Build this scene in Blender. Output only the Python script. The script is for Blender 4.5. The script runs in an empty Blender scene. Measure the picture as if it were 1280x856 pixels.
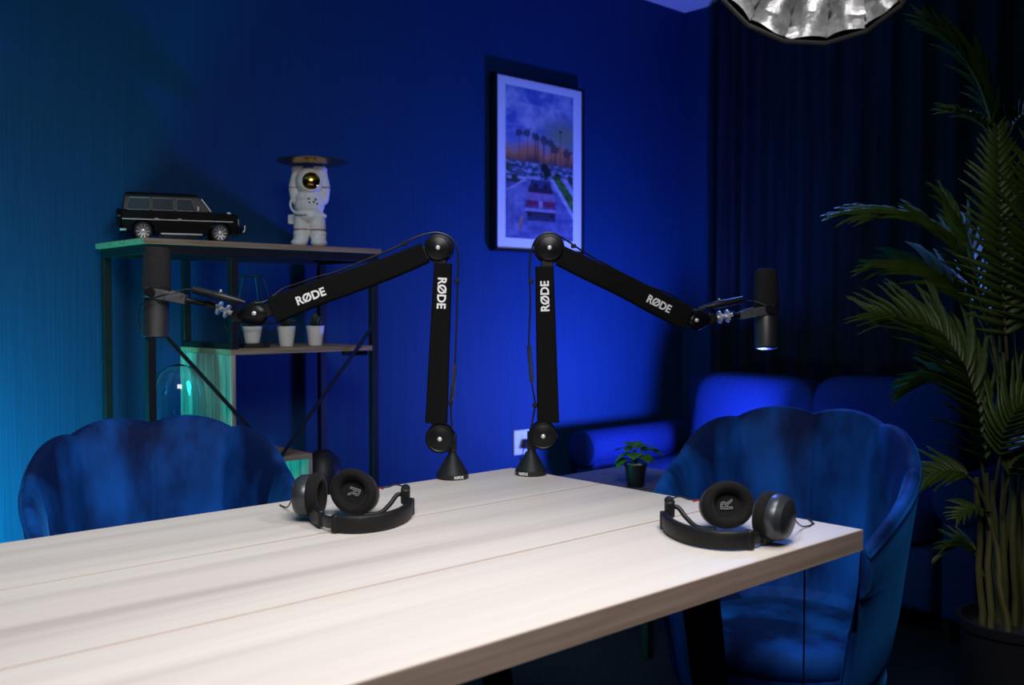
import bpy, bmesh, math, random
from math import sin, cos, pi, radians, sqrt, atan2, exp
from mathutils import Vector, Matrix, noise

S = bpy.context.scene
COL = S.collection
random.seed(7)

# ------------------------------------------------------------------ camera, world, lights, exposure
YAW = radians(47.46)
PITCH = math.atan(43 / 1239)
CAM_Z = 1.13
cam_data = bpy.data.cameras.new('camera')
cam = bpy.data.objects.new('camera', cam_data)
COL.objects.link(cam)
cam.location = (0, 0, CAM_Z)
cam.rotation_euler = (pi / 2 - PITCH, 0, YAW - pi / 2)
cam_data.sensor_width = 36
cam_data.lens = 36 * 1239 / 1280
cam_data.clip_start = 0.02
cam_data.dof.use_dof = True
cam_data.dof.focus_distance = 2.15
cam_data.dof.aperture_fstop = 4.5
S.camera = cam

world = bpy.data.worlds.new('world')
S.world = world
world.use_nodes = True
world.node_tree.nodes['Background'].inputs['Color'].default_value = (0.02, 0.03, 0.06, 1)
world.node_tree.nodes['Background'].inputs['Strength'].default_value = 0.05

S.view_settings.view_transform = 'Standard'
S.view_settings.look = 'None'
S.view_settings.gamma = 1
S.view_settings.use_curve_mapping = False
S.view_settings.exposure = 0.0


def light(name, kind, loc, power, color, size=0.1, aim=None, spread=None, shape='DISK', size_y=None):
    d = bpy.data.lights.new(name, kind)
    d.energy = power
    d.color = color
    if kind == 'AREA':
        d.shape = shape
        d.size = size
        if size_y:
            d.size_y = size_y
        if spread:
            d.spread = radians(spread)
    else:
        d.shadow_soft_size = size
    o = bpy.data.objects.new(name, d)
    COL.objects.link(o)
    o.location = loc
    if aim is not None:
        o.rotation_euler = (Vector(aim) - Vector(loc)).to_track_quat('-Z', 'Y').to_euler()
    return o


SOFT_C = Vector((1.366, 0.812, 1.684))          # middle of the softbox opening
SOFT_AIM = Vector((0.40, 0.45, 0.75))
SOFT_AX = (SOFT_AIM - SOFT_C).normalized()
light('key_softbox', 'AREA', SOFT_C + SOFT_AX * 0.012, 2.8, (1.0, 0.96, 0.93), 0.17, (0.60, 1.00, 0.75), 125)
light('softbox_bulb', 'POINT', SOFT_C - SOFT_AX * 0.075, 0.11, (1.0, 0.98, 0.96), 0.03)
light('overhead_fill', 'AREA', (0.38, 0.34, 2.40), 21, (1.0, 0.97, 0.95), 1.1, (0.80, 1.25, 0.80), 118, 'RECTANGLE', 0.8)  # unseen fill light added overhead to even out the tabletop
light('blue_led', 'AREA', (3.44, 2.28, 0.54), 36, (0.10, 0.15, 1.0), 0.26, (3.25, 3.27, 1.15), 150)
light('blue_led_back', 'POINT', (3.40, 2.25, 0.60), 3.5, (0.10, 0.17, 1.0), 0.04)
light('blue_palm_rim', 'AREA', (3.35, 2.45, 2.60), 8, (0.10, 0.24, 1.0), 0.12, (2.60, 1.00, 1.55), 48)  # added out of view to give the palm tips a blue rim
light('cyan_led', 'AREA', (0.42, 2.84, 0.34), 32, (0.02, 0.80, 0.84), 0.45, (0.80, 3.27, 0.80), 180)


# ------------------------------------------------------------------ materials
def mk(name, base, rough=0.5, metal=0.0, var=0.0, scale=20.0, bump=0.0, stretch=(1, 1, 1), spec=0.5,
       sheen=0.0, sheen_tint=(1, 1, 1), trans=0.0, alpha=1.0, detail=3.0, col2=None, lo=0.35, hi=0.65, coat=0.0, sss=0):
    m = bpy.data.materials.new(name)
    m.use_nodes = True
    nt = m.node_tree
    b = nt.nodes['Principled BSDF']
    b.inputs['Base Color'].default_value = (*base, 1)
    b.inputs['Roughness'].default_value = rough
    b.inputs['Metallic'].default_value = metal
    b.inputs['Specular IOR Level'].default_value = spec
    b.inputs['Sheen Weight'].default_value = sheen
    b.inputs['Sheen Tint'].default_value = (*sheen_tint, 1)
    b.inputs['Sheen Roughness'].default_value = 0.35
    b.inputs['Transmission Weight'].default_value = trans
    b.inputs['Coat Weight'].default_value = coat
    b.inputs['Alpha'].default_value = alpha
    if var or bump or col2:
        tc = nt.nodes.new('ShaderNodeTexCoord')
        mp = nt.nodes.new('ShaderNodeMapping')
        mp.inputs['Scale'].default_value = stretch
        nz = nt.nodes.new('ShaderNodeTexNoise')
        nz.inputs['Scale'].default_value = scale
        nz.inputs['Detail'].default_value = detail
        nt.links.new(tc.outputs['Object'], mp.inputs['Vector'])
        nt.links.new(mp.outputs['Vector'], nz.inputs['Vector'])
        if var or col2:
            r = nt.nodes.new('ShaderNodeValToRGB')
            c2 = col2 or tuple(min(1, c * (1 + var)) for c in base)
            c1 = base if col2 else tuple(c * (1 - var) for c in base)
            r.color_ramp.elements[0].position = lo
            r.color_ramp.elements[1].position = hi
            r.color_ramp.elements[0].color = (*c1, 1)
            r.color_ramp.elements[1].color = (*c2, 1)
            nt.links.new(nz.outputs['Fac'], r.inputs['Fac'])
            nt.links.new(r.outputs['Color'], b.inputs['Base Color'])
        if bump:
            bp = nt.nodes.new('ShaderNodeBump')
            bp.inputs['Strength'].default_value = bump
            bp.inputs['Distance'].default_value = 0.002
            nt.links.new(nz.outputs['Fac'], bp.inputs['Height'])
            nt.links.new(bp.outputs['Normal'], b.inputs['Normal'])
    return m


M = {}
M['wall'] = mk('blue_wallpaper', (0.0015, 0.036, 0.115), 0.7, var=0.10, scale=60, bump=0.35, stretch=(3, 3, 0.06), spec=0.25)
M['wall_dark'] = mk('dark_wall_paint', (0.01, 0.06, 0.28), 0.8, spec=0.2)
M['ceiling'] = mk('white_ceiling_paint', (0.75, 0.75, 0.75), 0.9)
M['carpet'] = mk('dark_carpet', (0.012, 0.02, 0.026), 0.95, var=0.6, scale=180, bump=0.8, spec=0.1)
M['curtain'] = mk('black_curtain_fabric', (0.006, 0.011, 0.022), 0.9, var=0.3, scale=40, stretch=(1, 1, .05), spec=0.1)
M['black_steel'] = mk('black_steel', (0.006, 0.006, 0.007), 0.5, var=0.2, scale=30, spec=0.4)
M['black_plastic'] = mk('black_plastic', (0.008, 0.008, 0.009), 0.42, spec=0.3, var=0.15, scale=60)
M['gloss_black'] = mk('gloss_black', (0.005, 0.005, 0.006), 0.36, spec=0.3, var=0.1, scale=20)
M['satin_black'] = mk('satin_black_metal', (0.012, 0.013, 0.015), 0.38, metal=0.0, var=0.1, scale=80)
M['sleeve'] = mk('sleeve_fabric', (0.0055, 0.0055, 0.006), 0.95, var=0.3, scale=500, bump=0.4, spec=0.15)
M['foam'] = mk('grey_foam', (0.030, 0.030, 0.033), 0.95, var=0.55, scale=900, bump=0.9, spec=0.1)
M['mic_body'] = mk('mic_grey_metal', (0.13, 0.13, 0.135), 0.40, metal=0.85, var=0.05, scale=30)
M['chrome'] = mk('chrome', (0.8, 0.8, 0.82), 0.25, metal=0.45, var=0.02, scale=10)
M['grey_metal'] = mk('grey_metal', (0.10, 0.10, 0.11), 0.45, metal=0.2, var=0.08, scale=40)
M['steel_cap'] = mk('steel_cap', (0.45, 0.45, 0.47), 0.18, metal=0.9, var=0.03, scale=20)
M['letter'] = mk('white_print', (0.86, 0.86, 0.86), 0.6)
M['clear'] = mk('clear_tube', (0.8, 0.86, 0.9), 0.12, trans=0.97)
M['cable'] = mk('black_cable', (0.012, 0.012, 0.013), 0.4)
M['red'] = mk('red_wire', (0.4, 0.01, 0.01), 0.4)
M['velour'] = mk('black_velour', (0.008, 0.0075, 0.0075), 0.9, var=0.3, scale=300, bump=0.4, spec=0.2, sheen=0.08)
M['leather'] = mk('black_leatherette', (0.008, 0.008, 0.008), 0.5, spec=0.25, var=0.2, scale=250, bump=0.25)
M['cup_metal'] = mk('cup_gunmetal', (0.06, 0.065, 0.075), 0.35, metal=0.6, var=0.05, scale=20)
M['cloth'] = mk('driver_cloth', (0.003, 0.003, 0.003), 0.95, var=0.2, scale=400)
M['grey_print'] = mk('grey_print', (0.35, 0.35, 0.35), 0.6)
M['velvet'] = mk('blue_velvet', (0.0006, 0.009, 0.065), 0.7, scale=6, stretch=(1, 1, .45), spec=0.15, sheen=0.6,
                 sheen_tint=(0.03, 0.30, 0.95), col2=(0.006, 0.115, 0.56), detail=7, bump=0.3, lo=0.42, hi=0.68)
M['sofa'] = mk('blue_sofa_fabric', (0.005, 0.02, 0.095), 0.85, var=0.15, scale=120, bump=0.3, spec=0.15)
M['side_wood'] = mk('grey_oak', (0.2, 0.19, 0.18), 0.45, var=0.3, scale=8, stretch=(1, 14, 14))
M['shelf_wood'] = mk('rustic_oak', (0.24, 0.14, 0.07), 0.6, scale=7, stretch=(0.7, 12, 12), col2=(0.38, 0.25, 0.15), detail=5, bump=0.2)
M['shelf_panel'] = mk('rustic_oak_panel', (0.12, 0.10, 0.085), 0.6, scale=6, stretch=(10, 10, 0.5), col2=(0.42, 0.36, 0.28), detail=5, bump=0.2, lo=.3, hi=.6)
M['white_pot'] = mk('white_ceramic', (0.85, 0.85, 0.86), 0.4, var=0.03, scale=10)
M['black_pot'] = mk('black_pot', (0.010, 0.010, 0.012), 0.5, var=0.1, scale=30)
M['soil'] = mk('soil', (0.02, 0.014, 0.01), 1.0, var=0.5, scale=150, bump=0.8)
M['pebble'] = mk('white_pebble', (0.7, 0.66, 0.62), 0.6, var=0.1, scale=30)
M['leaf'] = mk('plant_leaf', (0.045, 0.17, 0.015), 0.4, scale=25, col2=(0.11, 0.30, 0.03), detail=2)
M['dark_leaf'] = mk('succulent_leaf', (0.02, 0.045, 0.012), 0.5, var=0.4, scale=40)
M['stem'] = mk('plant_stem', (0.12, 0.10, 0.05), 0.6, var=0.2, scale=40)
M['palm_leaf'] = mk('palm_leaflet', (0.020, 0.046, 0.006), 0.45, spec=0.32, scale=12, col2=(0.050, 0.078, 0.009), detail=2)
M['cane'] = mk('palm_cane', (0.05, 0.055, 0.012), 0.5, scale=14, stretch=(1, 1, .5), col2=(0.11, 0.10, 0.03))
M['white_plastic'] = mk('white_plastic', (0.75, 0.75, 0.75), 0.35)
M['car_paint'] = mk('black_car_paint', (0.004, 0.004, 0.005), 0.25, coat=0.0, spec=0.08, var=0.05, scale=5)
M['tyre'] = mk('tyre_rubber', (0.008, 0.008, 0.008), 0.8)
M['car_glass'] = mk('dark_car_glass', (0.010, 0.024, 0.04), 0.30, spec=0.05)
M['silver'] = mk('silver_trim', (0.48, 0.48, 0.51), 0.3, metal=0.7)
M['white_lamp'] = mk('lamp_lens', (0.85, 0.85, 0.85), 0.2)
M['suit'] = mk('white_suit', (0.86, 0.86, 0.87), 0.5, var=0.04, scale=60, bump=0.15)
M['gold'] = mk('gold_visor', (0.55, 0.33, 0.07), 0.16, metal=1.0, var=0.1, scale=8)
M['old_gold'] = mk('gold_tray', (0.42, 0.27, 0.08), 0.28, metal=1.0, var=0.3, scale=20)
M['red_stripe'] = mk('dark_red_stripe', (0.18, 0.012, 0.02), 0.5)
M['dark_detail'] = mk('dark_detail', (0.02, 0.02, 0.03), 0.5)
M['glass'] = mk('clear_glass', (0.92, 0.97, 1.0), 0.02, trans=1.0)
M['frame_black'] = mk('black_frame', (0.006, 0.006, 0.008), 0.4)
M['mat_board'] = mk('white_mat', (0.78, 0.78, 0.78), 0.8)
M['softbox_silver'] = mk('silver_lining', (0.5, 0.5, 0.51), 0.30, metal=0.9, var=0.15, scale=90, bump=0.5)
M['softbox_black'] = mk('softbox_black_fabric', (0.003, 0.003, 0.0035), 0.8, var=0.2, scale=100)


def wood_top():
    m = bpy.data.materials.new('bleached_wood')
    m.use_nodes = True
    nt = m.node_tree
    b = nt.nodes['Principled BSDF']
    b.inputs['Roughness'].default_value = 0.5
    b.inputs['Specular IOR Level'].default_value = 0.35
    tc = nt.nodes.new('ShaderNodeTexCoord')

    def nz(st, sc, det, dist=0.0):
        mp = nt.nodes.new('ShaderNodeMapping')
        mp.inputs['Scale'].default_value = st
        n = nt.nodes.new('ShaderNodeTexNoise')
        n.inputs['Scale'].default_value = sc
        n.inputs['Detail'].default_value = det
        n.inputs['Distortion'].default_value = dist
        nt.links.new(tc.outputs['Object'], mp.inputs['Vector'])
        nt.links.new(mp.outputs['Vector'], n.inputs['Vector'])
        return n
    n1 = nz((0.25, 6.0, 1), 1.5, 2.5, 0.35)
    n2 = nz((0.9, 40, 1), 2.2, 4.0, 0.3)
    r1 = nt.nodes.new('ShaderNodeValToRGB')
    e = r1.color_ramp.elements
    e[0].position = 0.30
    e[0].color = (0.44, 0.385, 0.375, 1)
    e[1].position = 0.60
    e[1].color = (0.66, 0.61, 0.57, 1)
    k = e.new(0.45)
    k.color = (0.585, 0.535, 0.505, 1)
    r2 = nt.nodes.new('ShaderNodeValToRGB')
    e = r2.color_ramp.elements
    e[0].position = 0.30
    e[0].color = (0.95, 0.94, 0.935, 1)
    e[1].position = 0.62
    e[1].color = (1, 1, 1, 1)
    mx = nt.nodes.new('ShaderNodeMix')
    mx.data_type = 'RGBA'
    mx.blend_type = 'MULTIPLY'
    mx.inputs['Factor'].default_value = 1.0
    nt.links.new(n1.outputs['Fac'], r1.inputs['Fac'])
    nt.links.new(n2.outputs['Fac'], r2.inputs['Fac'])
    nt.links.new(r1.outputs['Color'], mx.inputs['A'])
    nt.links.new(r2.outputs['Color'], mx.inputs['B'])
    nt.links.new(mx.outputs['Result'], b.inputs['Base Color'])
    return m


M['wood_top'] = wood_top()
M['wood_edge'] = mk('brown_wood_edge', (0.30, 0.215, 0.165), 0.6, scale=5, stretch=(0.8, 20, 20), col2=(0.40, 0.30, 0.24), detail=4)


# ------------------------------------------------------------------ mesh helpers
class MB:
    def __init__(self):
        self.v, self.f, self.mi = [], [], []

    def add(self, vs, fs, mi=0, mat=None):
        o = len(self.v)
        for p in vs:
            p = Vector(p)
            self.v.append(tuple(mat @ p) if mat else tuple(p))
        for f in fs:
            self.f.append([i + o for i in f])
            self.mi.append(mi)
        return self

    def box(self, c, s, mat=None, mi=0):
        cx, cy, cz = c
        x, y, z = s[0] / 2, s[1] / 2, s[2] / 2
        vs = [(cx + i * x, cy + j * y, cz + k * z) for i in (-1, 1) for j in (-1, 1) for k in (-1, 1)]
        fs = [(0, 1, 3, 2), (4, 6, 7, 5), (0, 4, 5, 1), (2, 3, 7, 6), (0, 2, 6, 4), (1, 5, 7, 3)]
        return self.add(vs, fs, mi, mat)

    def bar(self, p, q, w, h, up=(0, 0, 1), w2=None, h2=None):
        p, q = Vector(p), Vector(q)
        t = (q - p).normalized()
        u = Vector(up)
        if abs(t.dot(u)) > 0.98:
            u = Vector((1, 0, 0))
        a = t.cross(u).normalized()
        b = a.cross(t).normalized()
        vs = []
        for c, ww, hh in ((p, w, h), (q, w2 or w, h2 or h)):
            for i, j in ((-1, -1), (1, -1), (1, 1), (-1, 1)):
                vs.append(c + a * (i * ww / 2) + b * (j * hh / 2))
        return self.add(vs, [(0, 3, 2, 1), (4, 5, 6, 7), (0, 1, 5, 4), (1, 2, 6, 5), (2, 3, 7, 6), (3, 0, 4, 7)])

    def loft(self, rings, cap=True, closed=False, mi=0):
        n = len(rings[0])
        vs = [p for r in rings for p in r]
        fs = []
        k = len(rings)
        for i in range(k if closed else k - 1):
            j = (i + 1) % k
            for a in range(n):
                b = (a + 1) % n
                fs.append((i * n + a, i * n + b, j * n + b, j * n + a))
        if cap and not closed:
            fs.append(tuple(reversed(range(n))))
            fs.append(tuple(range((k - 1) * n, k * n)))
        return self.add(vs, fs, mi)

    def tube(self, path, r, n=8, closed=False, flat=1.0, up=None):
        path = [Vector(p) for p in path]
        k = len(path)
        rr = r if isinstance(r, (list, tuple)) else [r] * k
        rings = []
        prev = None
        for i, p in enumerate(path):
            if closed:
                t = path[(i + 1) % k] - path[i - 1]
            else:
                t = path[min(i + 1, k - 1)] - path[max(i - 1, 0)]
            t.normalize()
            if prev is None:
                u = Vector(up) if up else (Vector((0, 0, 1)) if abs(t.z) < 0.9 else Vector((1, 0, 0)))
            else:
                u = prev
            u = (u - t * u.dot(t)).normalized()
            prev = u
            w = t.cross(u)
            rings.append([p + u * (cos(2 * pi * a / n) * rr[i] * flat) + w * (sin(2 * pi * a / n) * rr[i]) for a in range(n)])
        return self.loft(rings, True, closed)

    def lathe(self, prof, n=24, mat=None, mi=0, sx=1.0, sy=1.0, loop=False):
        vs = []
        for r, z in prof:
            for a in range(n):
                vs.append((r * cos(2 * pi * a / n) * sx, r * sin(2 * pi * a / n) * sy, z))
        fs = []
        k = len(prof)
        for i in range(k if loop else k - 1):
            for a in range(n):
                b, i2 = (a + 1) % n, (i + 1) % k
                fs.append((i * n + a, i * n + b, i2 * n + b, i2 * n + a))
        if loop:
            return self.add(vs, fs, mi, mat)
        if prof[0][0] > 1e-6:
            fs.append(tuple(reversed(range(n))))
        if prof[-1][0] > 1e-6:
            fs.append(tuple(range((k - 1) * n, k * n)))
        return self.add(vs, fs, mi, mat)

    def prism(self, poly, a, b, fn):
        """poly: 2D outline, fn(u, v, w) -> 3D, w from a to b"""
        n = len(poly)
        vs = [fn(u, v, a) for u, v in poly] + [fn(u, v, b) for u, v in poly]
        fs = [tuple(reversed(range(n))), tuple(range(n, 2 * n))]
        for i in range(n):
            j = (i + 1) % n
            fs.append((i, j, n + j, n + i))
        return self.add(vs, fs)

    def ball(self, c, r, n=16, m=10, mat=None):
        rx, ry, rz = r if isinstance(r, (tuple, list)) else (r, r, r)
        prof = []
        vs = []
        for i in range(m + 1):
            t = -pi / 2 + pi * i / m
            for a in range(n):
                p = 2 * pi * a / n
                vs.append((c[0] + rx * cos(t) * cos(p), c[1] + ry * cos(t) * sin(p), c[2] + rz * sin(t)))
        fs = []
        for i in range(m):
            for a in range(n):
                b = (a + 1) % n
                fs.append((i * n + a, i * n + b, (i + 1) * n + b, (i + 1) * n + a))
        return self.add(vs, fs, 0, mat)

    def pillow(self, c, s, e=0.35, n=28, m=16, e2=None):
        """superellipsoid cushion"""
        e2 = e2 or e

        def sp(x, p):
            return math.copysign(abs(x) ** p, x)
        vs, fs = [], []
        for i in range(m + 1):
            t = -pi / 2 + pi * i / m
            for a in range(n):
                p = 2 * pi * a / n
                ct = sp(cos(t), e2)
                vs.append((c[0] + s[0] / 2 * ct * sp(cos(p), e), c[1] + s[1] / 2 * ct * sp(sin(p), e), c[2] + s[2] / 2 * sp(sin(t), e2)))
        for i in range(m):
            for a in range(n):
                b = (a + 1) % n
                fs.append((i * n + a, i * n + b, (i + 1) * n + b, (i + 1) * n + a))
        return self.add(vs, fs)

    def mesh(self, name, mats, smooth=40):
        me = bpy.data.meshes.new(name)
        me.from_pydata(self.v, [], self.f)
        for m in (mats if isinstance(mats, (list, tuple)) else [mats]):
            me.materials.append(m)
        if any(self.mi):
            me.polygons.foreach_set('material_index', self.mi)
        bm = bmesh.new()
        bm.from_mesh(me)
        bmesh.ops.remove_doubles(bm, verts=bm.verts, dist=1e-6)
        bmesh.ops.recalc_face_normals(bm, faces=bm.faces)
        bm.to_mesh(me)
        bm.free()
        if smooth:
            me.polygons.foreach_set('use_smooth', [True] * len(me.polygons))
            me.set_sharp_from_angle(angle=radians(smooth))
        me.update()
        return me

    def build(self, name, mats, parent=None, smooth=40, bevel=0.0, seg=2):
        o = bpy.data.objects.new(name, self.mesh(name, mats, smooth))
        COL.objects.link(o)
        if parent:
            o.parent = parent
        if bevel:
            b = o.modifiers.new('bevel', 'BEVEL')
            b.width = bevel
            b.segments = seg
            b.limit_method = 'ANGLE'
            b.angle_limit = radians(35)
            b.harden_normals = False
        return o


def tag(o, label=None, cat=None, group=None, kind=None):
    if label:
        o['label'] = label
    if cat:
        o['category'] = cat
    if group:
        o['group'] = group
    if kind:
        o['kind'] = kind
    return o


def thing(name, loc, rz, label, cat, group=None):
    o = bpy.data.objects.new(name, None)
    COL.objects.link(o)
    o.location = loc
    o.rotation_euler = (0, 0, rz)
    o.empty_display_size = 0.05
    return tag(o, label, cat, group)


def inst(name, me, parent, mat4=None):
    o = bpy.data.objects.new(name, me)
    COL.objects.link(o)
    o.parent = parent
    if mat4 is not None:
        o.matrix_local = mat4
    return o


def catmull(pts, k=6, closed=False):
    pts = [Vector(p) for p in pts]
    out = []
    n = len(pts)
    for i in range(n if closed else n - 1):
        if closed:
            a, b, c, d = pts[i - 1], pts[i], pts[(i + 1) % n], pts[(i + 2) % n]
        else:
            a, b, c, d = pts[max(i - 1, 0)], pts[i], pts[i + 1], pts[min(i + 2, n - 1)]
        for j in range(k):
            t = j / k
            out.append(0.5 * ((2 * b) + (c - a) * t + (2 * a - 5 * b + 4 * c - d) * t * t + (3 * b - a - 3 * c + d) * t ** 3))
    if not closed:
        out.append(pts[-1])
    return out


def frame_to(axis, up=(0, 0, 1)):
    """matrix whose local z is axis"""
    z = Vector(axis).normalized()
    u = Vector(up)
    if abs(z.dot(u)) > 0.98:
        u = Vector((0, 1, 0))
    x = u.cross(z).normalized()
    y = z.cross(x)
    m = Matrix((x, y, z)).transposed().to_4x4()
    return m


def lettering(name, text, size, mat, parent, mat4, bold=0.0, extrude=0.0003, outline=0.0, xs=1.0):
    cu = bpy.data.curves.new(name, 'FONT')
    cu.body = text
    cu.size = size
    cu.align_x = 'CENTER'
    cu.align_y = 'CENTER'
    cu.offset = bold
    cu.resolution_u = 4
    if outline:
        cu.fill_mode = 'NONE'
        cu.bevel_depth = outline
        cu.bevel_resolution = 1
    else:
        cu.extrude = extrude
    t = bpy.data.objects.new(name, cu)
    COL.objects.link(t)
    bpy.context.view_layer.update()
    me = bpy.data.meshes.new_from_object(t.evaluated_get(bpy.context.evaluated_depsgraph_get()))
    me.name = name
    bpy.data.objects.remove(t)
    me.materials.clear()
    me.materials.append(mat)
    if xs != 1.0:
        me.transform(Matrix.Diagonal((xs, 1, 1, 1)))
    return inst(name, me, parent, mat4)


# ------------------------------------------------------------------ the room
CEIL, WY, WX = 2.682, 3.27, 4.235


def struct(name, mb, mat):
    return tag(mb.build(name, mat, smooth=0), kind='structure')


struct('floor', MB().box((1.1, 0.6, -0.05), (6.5, 5.6, 0.1)), M['carpet'])
struct('ceiling', MB().box((1.1, 0.6, CEIL + 0.05), (6.5, 5.6, 0.1)), M['ceiling'])
struct('wall_back', MB().box((1.1, WY + 0.05, CEIL / 2), (6.5, 0.1, CEIL)), M['wall'])
struct('wall_right', MB().box((WX + 0.05, 0.6, CEIL / 2), (0.1, 5.4, CEIL)), M['wall'])
struct('wall_left', MB().box((-2.0, 0.6, CEIL / 2), (0.1, 5.4, CEIL)), M['wall_dark'])
struct('wall_front', MB().box((1.1, -2.1, CEIL / 2), (6.5, 0.1, CEIL)), M['wall_dark'])

# curtain
cu = MB()
front, back = [], []
NY = 520
for i in range(NY + 1):
    y = 3.04 - i * 4.6 / NY
    ph = i * 4.6 / NY * 2 * pi / 0.145 + 1.3 * sin(i * 0.021) + 0.8 * sin(i * 0.047 + 1)
    amp = 0.032 + 0.012 * sin(i * 0.031 + 2)
    x = 4.13 + amp * (sin(ph) + 0.25 * sin(2 * ph + .6))
    front.append((x, y))
    back.append((x + 0.006, y))
vs, fs = [], []
zs = [0.02, 0.7, 1.4, 2.1, 2.665]
for pts in (front, back):
    for z in zs:
        k = 1 - 0.25 * (z / 2.7)
        for x, y in pts:
            vs.append((4.13 + (x - 4.13) * k, y, z))
n = NY + 1
for s in range(2):
    for j in range(4):
        for i in range(NY):
            a = s * 5 * n + j * n + i
            fs.append((a, a + 1, a + n + 1, a + n))
cu.add(vs, fs)
tag(cu.build('curtain', M['curtain'], smooth=80), 'floor-length black pleated curtain behind the sofa', 'curtain')

# ------------------------------------------------------------------ dining table
table = thing('dining_table', (0.5, 1.285, 0), 0, 'pale bleached wood table of three wide planks with brown edges', 'table')
TX0, TX1, TY0, TY1, TZ = -0.7, 1.588, 0.838, 1.732, 0.75
yb = [TY0, 1.122, 1.441, TY1]
for i in range(3):
    y0, y1 = yb[i] + (0.0012 if i else 0), yb[i + 1] - (0.0012 if i < 2 else 0)
    mb = MB()
    x0, x1 = TX0 - 0.5, TX1 - 0.5
    y0 -= 1.285
    y1 -= 1.285
    c = 0.0012
    t = [(x0 + c, y0 + c, TZ), (x1 - c, y0 + c, TZ), (x1 - c, y1 - c, TZ), (x0 + c, y1 - c, TZ)]
    u = [(x0, y0, TZ - c), (x1, y0, TZ - c), (x1, y1, TZ - c), (x0, y1, TZ - c)]
    w = [(x0, y0, TZ - 0.036), (x1, y0, TZ - 0.036), (x1, y1, TZ - 0.036), (x0, y1, TZ - 0.036)]
    vs = t + u + w
    mb.add(vs, [(0, 1, 2, 3)], 0)
    q = [(a, b, b + 4, a + 4) for a, b in ((0, 1), (1, 2), (2, 3), (3, 0))]
    q2 = [(a + 4, b + 4, b + 8, a + 8) for a, b in ((0, 1), (1, 2), (2, 3), (3, 0))]
    mb.add(vs, q + q2 + [(11, 10, 9, 8)], 1)
    o = mb.build('plank', [M['wood_top'], M['wood_edge']], table, smooth=0)
# brown spline in the joints
for y in yb[1:3]:
    MB().box((0.5 * (TX0 + TX1) - 0.5, y - 1.285, TZ - 0.017), (TX1 - TX0 - 0.002, 0.0024, 0.030)).build('joint_strip', M['wood_edge'], table, smooth=0)
for sx in (-1, 1):
    for y in (1.0, 1.58):
        xt, xb = (1.335, 1.47) if sx > 0 else (-0.44, -0.575)
        mb = MB()
        mb.bar((xb - 0.5, y - 1.285, 0.0), (xt - 0.5, y - 1.285, TZ - 0.04), 0.025, 0.055, up=(1, 0, 0), h2=0.075)
        mb.build('leg', M['black_steel'], table, bevel=0.002)
    xt = 1.335 if sx > 0 else -0.44
    MB().box((xt - 0.5, 0.005, TZ - 0.05), (0.07, 0.62, 0.027)).build('cross_rail', M['black_steel'], table, bevel=0.002)

# ------------------------------------------------------------------ boom arms
RZ = YAW - pi / 2          # local x = across the view, local y = away, local z = up


def rr_ring(c, t, w, h, r=0.35, n=5):
    """rounded rectangle ring around point c, t tangent in the xz plane, w in plane, h along y"""
    t = Vector(t).normalized()
    a = Vector((0, 1, 0))
    b = a.cross(t).normalized()
    out = []
    rw = min(w, h) / 2 * r * 2
    for cx, cy, s in ((1, 1, 0), (-1, 1, 1), (-1, -1, 2), (1, -1, 3)):
        for k in range(n):
            an = (s + k / (n - 1)) * pi / 2
            x = cx * (w / 2 - rw / 2) + cos(an) * rw / 2
            y = cy * (h / 2 - rw / 2) + sin(an) * rw / 2
            out.append(Vector(c) + b * x + a * y)
    return out


def disc(mb, c, r, d0, d1, n=36, dome=0.004):
    """joint disc, axis along local y, face towards -y"""
    m = Matrix.Translation(Vector(c)) @ frame_to((0, -1, 0))
    mb.lathe([(r * 0.96, -d1), (r, -d1 + 0.002), (r, d0 - 0.004), (r * 0.93, d0), (r * 0.86, d0 + 0.0005), (r * 0.80, d0 - 0.0006),
              (r * 0.72, d0), (r * 0.3, d0 + dome), (0, d0 + dome)], n, m)


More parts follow.
